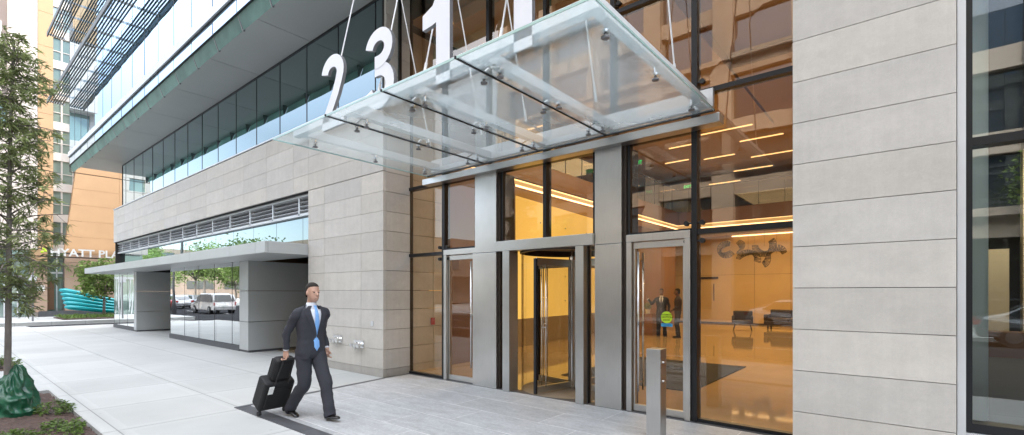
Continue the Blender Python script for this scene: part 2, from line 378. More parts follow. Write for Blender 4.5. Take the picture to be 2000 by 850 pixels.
M['glow'] = emit('backlit amber wall', (1.0,.56,.115), 1.0, .12)
M['strip'] = emit('warm light strip', (1.0,.66,.30), 5.0)
M['strip2'] = emit('soft cove glow', (1.0,.56,.2), .85)
M['strip3'] = emit('dim cove line', (1.0,.62,.26), 2.6)
M['exit'] = emit('green sign', (.02,.75,.15), 1.5)
M['mat'] = mat('entrance carpet', (.018,.019,.022), .95, var=.2, nscale=30)
M['matlogo'] = mat('carpet lettering', (.35,.33,.30), .95)
M['leather'] = mat('dark leather', (.030,.018,.014), .4, var=.2, nscale=5)
M['ribbon'] = mat('smoked ribbon', (.045,.034,.024), .4, .3, var=.1)
M['suit'] = mat('charcoal suit', (.034,.035,.045), .9, var=.15, nscale=60, bump=.35, bscale=14)
M['suitb'] = mat('black suit', (.008,.008,.010), .8, var=.15, nscale=40)
M['shirt'] = mat('white shirt', (.78,.80,.86), .7, var=.04, nscale=20)
M['tie'] = mat('light blue tie', (.20,.42,.80), .5, var=.08, nscale=60)
M['tied'] = mat('dark tie', (.05,.04,.05), .5)
M['skin'] = mat('light skin', (.52,.31,.23), .5, var=.08, nscale=20)
M['skind'] = mat('brown skin', (.13,.065,.04), .5, var=.08, nscale=20)
M['hair'] = mat('dark hair', (.016,.011,.008), .85, var=.3, nscale=80)
M['eye'] = mat('eye', (.05,.04,.035), .2)
M['shoe'] = mat('black leather shoe', (.010,.009,.009), .22, coat=.3)
M['luggage'] = mat('black ballistic nylon', (.010,.010,.011), .75, var=.25, nscale=30, bump=.3, bscale=120)
M['lug2'] = mat('black webbing', (.02,.02,.021), .6)
M['jeans'] = mat('dark jeans', (.030,.032,.045), .85, var=.2, nscale=50)
M['dshirt'] = mat('dark shirt', (.035,.025,.022), .85, var=.2, nscale=40)
M['decal'] = mat('lime sticker', (.50,.72,.03), .5, var=.03)
M['decalb'] = mat('blue sticker', (.05,.33,.62), .5, var=.03)
M['redalarm'] = mat('red alarm', (.45,.02,.02), .4)
M['cwall'] = mat('interior plaster', (.66,.57,.41), .8, var=.05)
M['colm'] = mat('interior column', (.62,.68,.64), .7, var=.04)
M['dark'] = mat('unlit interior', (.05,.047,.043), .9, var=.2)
M['carglass'] = mat('car glass', (.012,.014,.016), .06, var=.05, coat=.5)
M['tyre'] = mat('tyre rubber', (.015,.015,.016), .8)
M['taillamp'] = mat('red lamp', (.40,.015,.012), .2, coat=.5)
M['headlamp'] = mat('clear lamp', (.75,.75,.72), .1, coat=.5)
CAR = {k: mat('car paint '+k, c, .28, .2, var=.03, coat=.8) for k, c in dict(white=(.75,.75,.75), red=(.30,.018,.015), silver=(.42,.43,.45), black=(.02,.02,.024), grey=(.16,.17,.18)).items()}

# ------------------------------------------------------------------ the setting
def slab(name, x0, y0, z0, x1, y1, z1, m, kind='structure'):
    return MB().box(x0, y0, z0, x1, y1, z1).build(name, m, kind=kind)
MB().quad((-900,-900,-.16),(900,-900,-.16),(900,900,-.16),(-900,900,-.16)).build('ground', M['kerb'], kind='structure')
MB().quad((-300,-14,-.14),(120,-14,-.14),(120,0,-.14),(-300,0,-.14)).build('road', M['asphalt'], kind='structure')
MB().quad((-35.9,0.0,-.135),(-31.8,0.0,-.06),(-31.8,80,-.06),(-35.9,80,-.135)).build('side_road', M['asphalt'], kind='structure')
sw = MB()
for (x0, x1, y0, y1) in ((-31.6,30,1.28,6.2), (-31.6,-17.6,.2,1.28), (-14.6,-11.2,.2,1.28), (-4.0,30,.2,1.28)):
    sw.box(x0, y0, -.158, x1, y1, 0)
sw.build('sidewalk', M['walk'], kind='structure')
MB().quad((-29,6.2,-.004),(-8,6.2,-.004),(-8,9.5,-.004),(-29,9.5,-.004)).build('entry_paving', M['walk'], kind='structure')
ke = MB(); ke.box(-31.6, 0, -.2, 30, .2, .002); ke.box(-31.8,0,-.2,-31.6,40,.002); ke.build('kerb', M['kerb'], kind='structure', bevel=.02)
def bed(x0, x1):
    mb = MB(); nx, ny = int((x1-x0)/.06), 18
    idx = [[mb.add([(x0+(x1-x0)*i/nx, .2+1.08*j/ny, (-.05+.05*math.sin(PI*j/ny)*1.2+.03*mnoise.noise((i*.35, j*.35, 3))+.015*rand(-1,1)))]) for j in range(ny+1)] for i in range(nx+1)]
    for i in range(nx):
        for j in range(ny): mb.face((idx[i][j], idx[i+1][j], idx[i+1][j+1], idx[i][j+1]), rand(.7,1.3))
    return mb.build('planting_bed', M['mulch'], kind='structure')
bed(-17.6, -14.6); bed(-11.2, -4.0)
def lx(y, off=0): return -7.43-(y-2.77)*.13+off           # the slightly skewed left edge of the granite
gp_ = MB(); n = gp_.add([(lx(2.96,.10),2.96,.008),(-.2,2.96,.008),(-.2,6.25,.008),(-7.72,6.25,.008),(-7.72,5.53,.008),(lx(5.53,.10),5.53,.008)]); gp_.face(range(n, n+6))
gp_.build('granite_plaza', M['granite'], kind='structure')
bd = MB(); x = -7.33
while x < 3:                                             # slabs of the dark border, 3 mm joints
    bd.box(x, 2.77, -.05, min(x+.9,3)-.004, 2.957, .009, rand(.8,1.2)); x += .9
y = 2.77
while y < 5.52:
    e = min(y+.9, 5.53)-.004
    bd.prism([(lx(y),y),(lx(y,.097) if y > 2.8 else -7.334,y),(lx(e,.097),e),(lx(e),e)], lambda u, v, w_: (u, v, w_), -.05, .0095, rand(.8,1.2)); y += .9
bd.box(-7.80, 5.534, -.05, -7.723, 6.12, .009)
bd.build('plaza_border', M['dgranite'], kind='structure')
MB().box(-7.9, 6.12, -.05, -.85, 6.30, .013).build('threshold_strip', M['dgranite'], kind='structure')
# far pavements
hs = MB(); hs.box(-60, 0, -.2, -36.0, 40, .05); hs.build('hotel_pavement', M['walk'], kind='structure')
slab('far_pavement', -300, -18.0, -.2, 120, -14, .0, M['walk'])
rm = MB()
for i in range(30):
    for yy in (-4.6, -9.3): rm.quad((-130+i*7,yy,-.134),(-127+i*7,yy,-.134),(-127+i*7,yy+.12,-.134),(-130+i*7,yy+.12,-.134))
for i in range(9): rm.quad((-31.0, -13+i*1.4, -.134),(-28.2,-13+i*1.4,-.134),(-28.2,-12.3+i*1.4,-.134),(-31.0,-12.3+i*1.4,-.134))
for i in range(6): rm.quad((-35.6+i*.62, 1.0, -.128+i*.011),(-35.25+i*.62,1.0,-.122+i*.011),(-35.25+i*.62,3.2,-.122+i*.011),(-35.6+i*.62,3.2,-.128+i*.011))
rm.build('road_markings', M['roadpaint'], kind='structure')

# ------------------------------------------------------------------ the office building
B = thing('office_building', 'pale limestone and glass office building with an overhanging glazed upper storey and amber lit lobby', 'building')
CO, Z0 = .3832, .157                                     # course height and first joint
zc = [0.0, Z0] + [Z0+CO*i for i in range(1, 60)]
def stone_panels(mb, xs, y, depth, z_lo, z_hi, g=.003):
    for a, b in zip(xs[:-1], xs[1:]):
        for c, d in zip(zc[:-1], zc[1:]):
            lo, hi = max(c, z_lo), min(d, z_hi)
            if hi-lo < .05: continue
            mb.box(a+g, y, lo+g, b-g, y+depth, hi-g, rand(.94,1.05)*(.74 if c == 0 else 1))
xs = [-29.08] + [-8.55-1.425*k for k in range(14, 0, -1)]
xs = [x for x in xs if x >= -29.08]
w = MB(); top = 5.537
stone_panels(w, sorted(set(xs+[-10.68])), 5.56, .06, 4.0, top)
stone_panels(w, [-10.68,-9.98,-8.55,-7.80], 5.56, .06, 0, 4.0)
stone_panels(w, [-10.68,-9.98,-8.55,-7.80], 5.56, .06, 4.0, top) if False else None
stone_panels(w, [-9.98,-8.55,-7.80], 5.56, .06, 4.0, top)
for c, d in zip(zc[:-1], zc[1:]):                        # return face towards the entrance
    if c < 7.6: w.box(-7.86, 5.625, c+.004, -7.80, 6.20, min(d,7.74)-.004, rand(.92,1.05)*(.62 if c == 0 else .97))
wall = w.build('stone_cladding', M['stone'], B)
bk = MB(); bk.box(-29.06, 5.61, 4.01, -7.85, 5.90, top-.01); bk.box(-10.66, 5.61, 0, -7.85, 6.3, 4.02); bk.box(-7.95,5.64,0,-7.85,6.25,7.73); bk.box(-29.06,5.60,3.985,-10.7,5.9,4.0)
bk.build('wall_backing', M['backer'], B)
MB().box(-29.10, 5.54, top, -7.79, 5.93, top+.035).build('parapet_cap', M['alulite'], B)
# right stone pier
w = MB(); stone_panels(w, [-.84,.292], 5.14, .06, 0, 7.73)
w.build('stone_pier', M['stone'], B)
MB().box(-.83, 5.19, 0, .285, 6.4, 7.73).build('pier_backing', M['backer'], B)
# wall siamese connections, plate
for (cx, cz, half) in ((-9.42, .66, .17), (-8.62, .60, .17)):
    p = MB().box(cx-half, 5.548, cz-.075, cx+half, 5.558, cz+.075).build('hose_connection', M['chrome'], B)
    c = MB()
    for s in (-.1, 0, .1):
        c.tube((cx+s, 5.55, cz), (cx+s*1.15, 5.47, cz-.02), .036, n=12); c.tube((cx+s*1.15, 5.47, cz-.02), (cx+s*1.18, 5.44, cz-.028), .044, n=12)
        c.tube((cx+s, 5.46, cz-.03),(cx+s, 5.47, cz-.12), .004, n=6)
    c.build('outlet', M['chrome'], p, smooth=False)
MB().box(-8.20, 5.55, .985, -8.12, 5.558, 1.075).build('wall_plate', M['alulite'], B)

# band of glass above the stone (z 5.54 - 7.74)
MODX = [-8.55-1.425*k for k in range(-1, 15)]
bgs = []; bm = MB()
edges = [-7.75] + [x for x in MODX if -29.1 < x < -7.9] + [-29.1]
for a, b in zip(edges[:-1], edges[1:]):
    tlt = rand(-.002,.002)
    bgs.append(MB()); bgs[-1].quad((b+.012,5.90,top+.03),(a-.012,5.90+tlt,top+.03),(a-.012,5.90,7.71),(b+.012,5.90-tlt,7.71))
each('band_window', bgs, M['bandglass'], B)
for x in edges: bm.box(x-.012, 5.892, top+.03, x+.012, 5.95, 7.71)
bm.box(-29.1, 5.885, 7.69, -7.75, 5.96, 7.74); bm.box(-29.12, 5.88, top+.03, -29.09, 8, 7.74)
bm.build('band_mullions', M['black'], B)
MB().box(-29.08, 5.96, 5.3, -7.97, 9.0, 7.73).build('band_room', M['dark'], B)

# overhanging upper storey
XL, XR, YF = -31.2, 14.0, 4.30
so = MB(); xx = XL+.05
k = 0
while xx < XR:
    nx = min(xx+2.85, XR)
    for (ya, yb) in ((YF+.04, 6.32),): so.box(xx+.010, ya, 7.74, nx-.010, yb, 7.78, rand(.97,1.03))
    xx = nx
so.box(XL+.05, 6.325, 7.74, -29.12, 30, 7.78)
so.build('soffit', M['soffit'], B)
MB().box(XL+.02, YF+.14, 7.785, XR, 40, 23.6).build('upper_storey_block', M['dark'], B)
rb = MB(); sps = []; g1s = []; g2s = []; g2 = MB(); fl = MB()
ux = [XL] + [x for x in [-8.55-1.425*k for k in range(-15, 16)][::-1] if XL+.3 < x < XR] + [XR]
for a, b in zip(ux[:-1], ux[1:]):
    sp = MB(); sps.append(sp); g1 = MB(); g1s.append(g1)
    sp.quad((a+.035, YF+.13, 7.45),(b-.035, YF+.13, 7.45),(b-.02, YF+.02, 7.752),(a+.02, YF+.02, 7.752), rand(.85,1.12))
    rb.prism([(YF+.02,7.75),(YF+.13,7.45),(YF+.17,7.45),(YF+.20,7.75)], lambda u, v, w_: (w_, u, v), a-.012, a+.012)
    t = rand(-.004,.004)
    g1.quad((a+.006,YF+t,7.77),(b-.006,YF,7.77),(b-.006,YF-t,8.15),(a+.006,YF,8.15))
    for c, d in ((8.39,10.80),(10.82,14.05),(14.07,17.3),(17.32,20.5),(20.52,23.5)):
        t = rand(-.004,.004)
        tgt = g2
        if c < 11 and a < 0: tgt = MB(); g2s.append(tgt)
        tgt.quad((a+.006,YF+t,c),(b-.006,YF,c),(b-.006,YF-t,d),(a+.006,YF,d))
each('green_glass_strip', sps, M['spandrel'], B); rb.build('strip_ribs', M['numside'], B)
each('lower_glass_panel', g1s, M['upglass'], B); each('upper_window', g2s, M['upglass'], B); g2.build('upper_glazing', M['upglass'], B)
MB().box(XL-.02, YF+.012, 7.77, XL+.04, 40, 23.5).build('end_glazing', M['upglass'], B)
fl = MB(); fl.box(XL-.03, YF-.06, 8.16, XR, YF+.02, 8.375); fl.build('metal_band', M['alulite'], B)
fb = MB(); fb.box(XL-.035, YF-.03, 7.755, XR, YF+.03, 7.768); fb.box(XL-.035, YF-.02, 8.145, XR, YF+.02, 8.158); fb.box(XL-.03, YF+.03, 7.435, XL+.05, 12, 7.449); fb.box(XL-.03,YF,7.44,XL+.0,YF+.03,7.76)
for x in ux: fb.box(x-.014, YF-.004, 7.77, x+.014, YF+.05, 23.5)
fb.build('dark_trim', M['black'], B)
# two tiers of sun shades
def shade(z, x0, x1):
    y0, y1 = 3.62, YF-.03
    s = MB().box(x0, y0, z-.02, x1, y0+.05, z+.16).build('sunshade', M['shademetal'], B)
    for i in range(6):
        yy = y0+.13+(y1-y0-.15)*i/6
        MB().obox(((x0+x1)/2, yy, z+.05), ((x1-x0)/2-.03,0,0), (0,.024,.012), (0,-.004,.008)).build('blade', M['shademetal'], s)
    xx = x0
    while xx < x1:
        MB().box(xx, y0+.052, z+.07, xx+.03, y1+.02, z+.15).build('bracket', M['alulite'], s); xx += 1.425
shade(10.85, -32.3, 4); shade(14.1, -32.3, 4); shade(17.3, -32.3, 4)

# ground floor of the wing: louvres, strip glazing, metal portal
lvs = []; lf = MB(); sgs = []
lx = [-10.70] + [-11.40-1.4*k for k in range(0, 13)]
lx = [x for x in lx if x > -29.0] + [-29.05]
for a, b in zip(lx[:-1], lx[1:]):
    lf.box(a-.03, 5.70, 3.50, a+.03, 5.80, 3.96)
    lv = MB(); lvs.append(lv); sg = MB(); sgs.append(sg)
    for i in range(4):
        z = 3.60+i*.10
        lv.obox(((a+b)/2, 5.755, z), ((a-b)/2-.035,0,0), (0,.05,-.018), (0,.004,.006))
    sg.quad((b+.008,5.80,2.74),(a-.008,5.80,2.74),(a-.008,5.80,3.48),(b+.008,5.80,3.48))
lf.box(-29.05, 5.69, 3.93, -10.69, 5.83, 3.985); lf.box(-29.05, 5.70, 3.48, -10.69, 5.83, 3.545)
f = lf.build('louvre_frame', M['alulite'], B); each('louvre_bank', lvs, M['alulite'], f)
MB().box(-29.05, 5.85, 2.7, -10.69, 5.9, 3.97).build('louvre_backing', M['backer'], B)
each('strip_window', sgs, M['bandglass'], B)
# metal awning
aw = MB(); x = -29.64
while x < -10.70:
    nx = min(x+1.42, -10.69)
    aw.box(x+.007, 4.60, 2.515, nx-.007, 4.66, 2.76, rand(.98,1.02)); x = nx
aw.box(-29.63, 4.662, 2.51, -10.69, 5.90, 2.73, .96); aw.box(-10.75, 4.662, 2.515, -10.686, 5.55, 2.762)
aw.build('metal_awning', M['alu'], B)
def clad(x0, x1, y0, y1):
    pn = MB()
    for lo, hi in ((.06,.832),(.846,1.682),(1.696,2.505)): pn.box(x0, y0, lo, x1, y1, hi, rand(.97,1.02))
    pn.build('metal_pier', M['alu'], B)
clad(-14.47, -13.89, 5.53, 8.4); clad(-25.26, -24.88, 5.50, 8.4); clad(-20.62,-20.45,5.62,8.4); clad(-10.78,-10.70,5.68,8.4)
for a, b in ((-24.9,-20.4),(-13.9,-10.7)): MB().box(a, 8.4, 0, b, 8.46, 2.505, .8).build('recess_back_panel', M['alu'], B)
for q in ((-14.46,5.545,0,-13.9,8.39,.056),(-25.25,5.515,0,-24.89,8.39,.056),(-20.66,5.53,0,-14.48,5.66,.14),(-29.0,5.53,0,-25.27,5.66,.14)): MB().box(*q).build('black_plinth', M['dgranite'], B)
for xsx in ([-20.64,-19.12,-17.75,-16.40,-15.06,-14.48], [-28.98,-27.95,-26.6,-25.27]):
    rf = MB()
    for a, b in zip(xsx[:-1], xsx[1:]):
        rg = MB(); rg.quad((a+.006,5.56,.15),(b-.006,5.56+rand(-.003,.003),.15),(b-.006,5.56,2.505),(a+.006,5.56+rand(-.003,.003),2.505))
        rg.build('storefront_pane', M['retailglass'], B)
        rf.box(a-.006,5.555,.14,a+.006,5.62,2.51)
    rf.box(xsx[0],5.55,.142,xsx[-1],5.6,.165)
    rf.build('storefront_frame', M['black'], B)
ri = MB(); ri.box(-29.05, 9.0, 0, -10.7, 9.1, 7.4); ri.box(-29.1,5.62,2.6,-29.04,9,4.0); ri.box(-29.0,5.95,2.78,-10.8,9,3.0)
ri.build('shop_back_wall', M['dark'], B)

# ------------------------------------------------------------------ lobby front
YL = 6.22
mull = [-7.90, -6.78, -4.43, -2.10, -.86]
fr = MB()
for x in (-7.88, -6.78, -2.10): fr.box(x-.035, YL-.05, 0, x+.035, YL+.10, 7.74)
fr.box(-4.43-.03, YL-.05, 2.5, -4.43+.03, YL+.10, 7.74)
for x in (-5.33, -3.55, -3.0, -5.95): fr.box(x-.02, YL-.03, 2.45, x+.02, YL+.06, 3.7)
for x in (-5.65, -3.25): fr.box(x-.035, YL-.045, 3.9, x+.035, YL+.10, 7.74)
fr.box(-7.84, YL-.045, 2.36, -6.82, YL+.08, 2.42); fr.box(-6.74, YL-.045, 2.44, -5.9, YL+.08, 2.475)
fr.box(-2.06, YL-.045, 2.38, -.84, YL+.08, 2.45); fr.box(-2.06, YL-.045, 4.14, -.84, YL+.08, 4.20)
fr.box(-7.84, YL-.047, 5.58, -.84, YL+.085, 5.64); fr.box(-7.84, YL-.04, 0.01, -6.82, YL+.05, .055); fr.box(-2.06,YL-.04,.01,-.84,YL+.05,.055)
fr.box(-7.84, YL-.046, 3.70, -2.14, YL+.083, 3.76) ; fr.box(-2.98,YL-.03,2.42,-2.14,YL+.05,2.47)
fr.build('lobby_mullions', M['black'], B)
def pane(x0, x1, z0, z1, y=YL):
    t = rand(-.0015,.0015); gl = MB(); gl.quad((x0,y+t,z0),(x1,y-t,z0),(x1,y+t,z1),(x0,y,z1)); gl.build('lobby_pane', M['lobbyupper'] if z0 > 2.4 and x0 > -3.3 or z0 > 3.6 else M['lobbyglass'], B)
for a, b in ((-7.86,-6.80),(-6.76,-5.67),(-5.63,-4.45),(-4.41,-3.27),(-3.23,-2.13),(-2.07,-.84)):
    pane(a,b,5.64,7.73); pane(a,b,3.76,5.58) if a != -2.07 else (pane(a,b,4.2,5.58), pane(a,b,2.45,4.14))
pane(-7.86,-6.80,2.42,3.70); pane(-6.76,-5.9,2.47,3.70); pane(-5.35,-4.46,2.5,3.70); pane(-4.40,-3.5,2.5,3.70); pane(-3.02,-2.13,2.47,3.70)
pane(-7.86,-6.80,.05,2.36); pane(-2.07,-.84,.05,2.38)
# stainless piers beside the revolving door
for (x0, x1) in ((-5.90,-5.40), (-3.50,-3.08)):
    p = MB(); p.box(x0, 6.12, .01, x1, 6.60, 2.33); p.box(x0, 6.12, 2.338, x1, 6.60, 3.69)
    o = p.build('stainless_pier', M['steel'], B, bevel=.004)
    MB().box(x1+.003, 6.17, .01, x1+.05, 6.55, 3.69).build('bronze_reveal', M['darkmetal'], o)
# glass-clamp pairs
for (x, z) in ((-2.10,4.30),(-2.10,4.08),(-2.10,2.53),(-2.10,2.30),(-6.78,2.50),(-6.78,2.28),(-3.25,5.72),(-3.25,5.50)):
    c = MB(); 
    for s in (-.10, .10):
        c.tube((x+s, YL-.005, z), (x+s, YL-.06, z), .032, n=14)
    c.tube((x-.10,YL-.03,z),(x+.10,YL-.03,z),.012,n=8)
    c.build('glass_clamp', M['gasket'], B)

def swing_door(x0, x1, hx, label=None):
    """framed glass leaf with a full height pull; the door stands in the facade"""
    d = MB()
    d.box(x0, YL-.075, .01, x0+.075, YL+.075, 2.34); d.box(x1-.075, YL-.075, .01, x1, YL+.075, 2.34); d.box(x0, YL-.08, 2.343, x1, YL+.08, 2.44)
    o = d.build('entrance_door', M['steel'], B, bevel=.003)
    if label: o['label'] = label
    l = MB(); a, b = x0+.085, x1-.085
    l.box(a, YL-.03, .02, b, YL+.03, .11); l.box(a, YL-.03, 2.25, b, YL+.03, 2.335); l.box(a, YL-.025, .11, a+.025, YL+.025, 2.25); l.box(b-.025, YL-.025, .11, b, YL+.025, 2.25)
    l.build('leaf_frame', M['steelh'], o, bevel=.003)
    MB().quad((a+.02,YL,.1),(b-.02,YL,.1),(b-.02,YL,2.26),(a+.02,YL,2.26)).build('pane', M['lobbyglass'], o)
    for yy in (YL-.075, YL+.075):
        h = MB().tube((hx, yy, .30), (hx, yy, 2.20), .016, n=12)
        for z in (.42, 1.25, 2.08): h.tube((hx,yy,z),(hx,YL,z),.011,n=8)
        h.build('pull_handle', M['chrome'], o, smooth=True)
    return o
swing_door(-6.74, -5.905, -6.02)
dr = swing_door(-3.02, -2.14, -2.84)
# stickers on the door
dc = MB(); n = 28
c0 = (-2.475, YL-.006, 1.318)
dc.v = [(c0[0]+.078*math.cos(2*PI*k/n), c0[1], c0[2]+.078*math.sin(2*PI*k/n)) for k in range(n)]; dc.face(range(n))
st = dc.build('caution_sticker', M['decal'], dr)
tx = MB()
for t, z, s in (('AUTOMATIC',.034,.026),('CAUTION',.0,.036),('DOOR',-.036,.030)):
    m_ = mapv(text_mb(t, s, .001, .0004), lambda a, b, c, z=z: (c0[0]+a, c0[1]-.002, c0[2]+z+b)); o0 = len(tx.v)
    tx.v += m_.v
    for f in m_.f: tx.face([i+o0 for i in f])
tx.build('sticker_text', M['black'], st)
MB().box(-2.55, YL-.006, 1.195, -2.395, YL-.004, 1.238).build('blue_sticker', M['decalb'], dr)
tx = MB()
for t, z in (('ACTIVATE SWITCH', .010), ('TO OPERATE', -.011)):
    m_ = mapv(text_mb(t, .017, .001), lambda a, b, c, z=z: (-2.4725+a, YL-.008, 1.2165+z+b)); o0 = len(tx.v); tx.v += m_.v
    for f in m_.f: tx.face([i+o0 for i in f])
tx.build('sticker_text', M['white'], dr)

# revolving door
rd = MB()
rd.box(-5.395, 6.06, 2.335, -3.505, 6.32, 2.50)
rd.box(-5.22, 6.07, .01, -5.07, 6.30, 2.333); rd.box(-3.80, 6.07, .01, -3.66, 6.30, 2.333)
RD = rd.build('revolving_door', M['steelh'], B, bevel=.004)
cx, cy, rr = -4.43, 6.98, .865
dm = MB()
for (a0, a1) in ((R(235), R(115)), (R(-55), R(65))):
    q = [(cx+rr*math.cos(a0+(a1-a0)*i/14), cy+rr*math.sin(a0+(a1-a0)*i/14)) for i in range(15)]
    for (p, s) in zip(q[:-1], q[1:]): dm.quad((p[0],p[1],.03),(s[0],s[1],.03),(s[0],s[1],2.31),(p[0],p[1],2.31))
dm.build('drum_glass', M['doorglass'], RD, smooth=True)
rim = MB()
for k in range(32):
    a, b = 2*PI*k/32, 2*PI*(k+1)/32
    P = lambda r_, t, z: (cx+r_*math.cos(t), cy+r_*math.sin(t), z)
    rim.quad(P(rr-.03,a,2.31),P(rr-.03,b,2.31),P(rr+.03,b,2.31),P(rr+.03,a,2.31)); rim.quad(P(rr+.03,a,2.31),P(rr+.03,b,2.31),P(rr+.03,b,2.44),P(rr+.03,a,2.44)); rim.quad(P(rr-.03,b,2.31),P(rr-.03,a,2.31),P(rr-.03,a,2.40),P(rr-.03,b,2.40))
rim.build('drum_rim', M['darkmetal'], RD)
dk = MB(); dk.v = [(cx+(rr+.02)*math.cos(2*PI*k/40), cy+(rr+.02)*math.sin(2*PI*k/40), 2.42) for k in range(40)]; dk.face(range(40)); dk.build('drum_ceiling', M['ceil'], RD)
fm = MB(); fm.v = [(cx+rr*math.cos(2*PI*k/40), cy+rr*math.sin(2*PI*k/40), .018) for k in range(40)]; fm.face(range(40)); fm.build('floor_mat', M['wains'], RD)
for (a, b) in ((-5.385,-5.225), (-3.655,-3.505)): sl = MB(); sl.quad((a,YL,.03),(b,YL,.03),(b,YL,2.333),(a,YL,2.333)); sl.build('sidelight', M['doorglass'], RD)
for x in (-5.392,-3.66): MB().box(x, YL-.03, .01, x+.014, YL+.03, 2.333).build('sidelight_frame', M['black'], RD)
wa = math.atan2(-.81, -.16)
for k in range(4):
    d = Vector((math.cos(wa+k*PI/2), math.sin(wa+k*PI/2), 0)); nrm = Vector((-d.y, d.x, 0))
    c0_ = Vector((cx, cy, 0))
    wf = MB()
    at = lambda r_, z: c0_+d*r_+Vector((0,0,z))
    wf.obox(at(.44,.09), d*.385, nrm*.022, Vector((0,0,.05))); wf.obox(at(.44,2.14), d*.385, nrm*.022, Vector((0,0,.06)))
    wf.obox(at(.065,1.12), d*.012, nrm*.018, Vector((0,0,.97)))
    lf_ = wf.build('door_wing', M['steelh'], RD)
    a, b = at(.07,.13), at(.82,.13); MB().quad(a, b, b+Vector((0,0,1.96)), a+Vector((0,0,1.96))).build('pane', M['doorglass'], lf_)
    MB().obox(at(.842,1.11), d*.018, nrm*.026, Vector((0,0,1.08))).build('edge_seal', M['gasket'], lf_)
    hb = MB()
    for s in (-1, 1):
        hb.tube(at(.66,.12)+nrm*.05*s, at(.66,2.10)+nrm*.05*s, .009, n=10); hb.tube(at(.66,1.08), at(.66,1.08)+nrm*.05*s, .010, n=8)
    hb.build('push_bar', M['chrome'], lf_, smooth=True)
MB().tube((cx,cy,.02),(cx,cy,2.4),.028,n=14).tube((cx,cy,.02),(cx,cy,.07),.06,n=16).tube((cx,cy,2.2),(cx,cy,2.26),.055,n=16).build('centre_post', M['chrome'], RD, smooth=False)

# ------------------------------------------------------------------ lobby interior (parts of the building)
lfz = .010
fl = MB(); fl.quad((-16,6.30,lfz),(0,6.30,lfz),(0,34,lfz),(-16,34,lfz)); fl.build('lobby_floor', M['lobbyfloor'], B)
# side stone wall just inside, brown panel, backlit wall
w = MB()
for c, d in zip(zc[:-1], zc[1:]):
    if c < 7.0:
        for ya, yb in ((6.33,6.95),(6.96,7.35)): w.box(-8.05, ya, c+.004, -7.955, yb-.004, min(d,7.2)-.004, rand(.92,1.05))
w.build('inner_stone_wall', M['stone'], B)
MB().box(-7.952, 6.88, .95, -7.93, 6.98, 1.10).build('fire_alarm_pull', M['redalarm'], B)
MB().box(-8.1, 7.36, 0, -7.97, 9.80, 4.50).build('recess_wall', M['lobbybrown'], B)
def yw(y): return -9.10-.0923*(y-11.4)
a, b = 7.5, 23.0
yp = MB(); yp.quad((yw(a),a,.83),(yw(b),b,.83),(yw(b),b,4.55),(yw(a),a,4.55)); yp.build('backlit_wall', M['glow'], B)
bt = MB()
for y_ in (10.9, 12.6, 14.3, 16.0):
    for z in (1.35, 2.2, 3.05, 3.9): bt.tube((yw(y_),y_,z),(yw(y_)+.02,y_,z),.018,n=8)
bt.build('panel_stud', M['black'], B)
yp = MB(); yp.quad((yw(a)+.06,a,0),(yw(b)+.06,b,0),(yw(b)+.06,b,.84),(yw(a)+.06,a,.84)); yp.quad((yw(a)+.06,a,.84),(yw(b)+.06,b,.84),(yw(b)-.05,b,.84),(yw(a)-.05,a,.84)); yp.build('wainscot', M['wains'], B)
yp = MB(); yp.quad((yw(a)-.3,a,0),(yw(b)-.3,b,0),(yw(b)-.3,b,4.56),(yw(a)-.3,a,4.56)); yp.build('side_wall', M['lobbybrown'], B)
# mezzanine edge with lit coves, along the left and the back
XS, YB = -8.50, 22.8
so = MB()
so.quad((-12,7.5,4.56),(XS,7.5,4.56),(XS,YB,4.56),(-12,YB,4.56)); so.quad((-12,YB,4.56),(0,YB,4.56),(0,27,4.56),(-12,27,4.56))
so.build('low_soffit', M['ceil'], B)
fa = MB(); fa.quad((XS,7.5,4.56),(XS,YB,4.56),(XS,YB,4.62),(XS,7.5,4.62)); fa.quad((XS,YB,4.56),(0,YB,4.56),(0,YB,4.62),(XS,YB,4.62))
fa.quad((XS+.03,7.5,4.85),(XS+.03,YB-.03,4.85),(XS+.03,YB-.03,5.45),(XS+.03,7.5,5.45)); fa.quad((XS+.03,YB-.03,4.85),(0,YB-.03,4.85),(0,YB-.03,5.45),(XS+.03,YB-.03,5.45))
fa.build('mezzanine_fascia', M['lobbybrown'], B)
st_ = MB(); st_.box(XS-.02, 7.6, 4.625, XS+.02, YB, 4.665); st_.box(XS, YB-.02, 4.625, 0, YB+.02, 4.665); st_.build('cove_light', M['strip'], B)
st_ = MB(); st_.box(XS-.10, 7.6, 4.82, XS-.05, YB+.1, 4.845); st_.box(XS-.1, YB+.05, 4.82, 0, YB+.10, 4.845); st_.build('upper_cove_light', M['strip3'], B)
st_ = MB(); st_.quad((XS-.12,7.6,4.66),(XS-.12,YB+.12,4.66),(XS-.12,YB+.12,4.84),(XS-.12,7.6,4.84)); st_.quad((XS-.12,YB+.12,4.66),(0,YB+.12,4.66),(0,YB+.12,4.84),(XS-.12,YB+.12,4.84)); st_.build('cove_glow', M['strip2'], B)
gr = MB(); gr.quad((XS,7.6,5.45),(XS,YB,5.45),(XS,YB,6.5),(XS,7.6,6.5)); gr.quad((XS,YB,5.45),(0,YB,5.45),(0,YB,6.5),(XS,YB,6.5))
GR = gr.build('mezzanine_guard', M['doorglass'], B)
gp = MB()
for y_ in range(8, 23): gp.box(XS-.012, y_-.006, 5.45, XS+.012, y_+.006, 6.5)
for x_ in range(-8, 0): gp.box(x_-.006, YB-.012, 5.45, x_+.006, YB+.012, 6.5)
gp.box(XS-.02,7.6,6.5,XS+.02,YB,6.53); gp.box(XS,YB-.02,6.5,0,YB+.02,6.53)
gp.build('guard_joint', M['darkmetal'], GR)
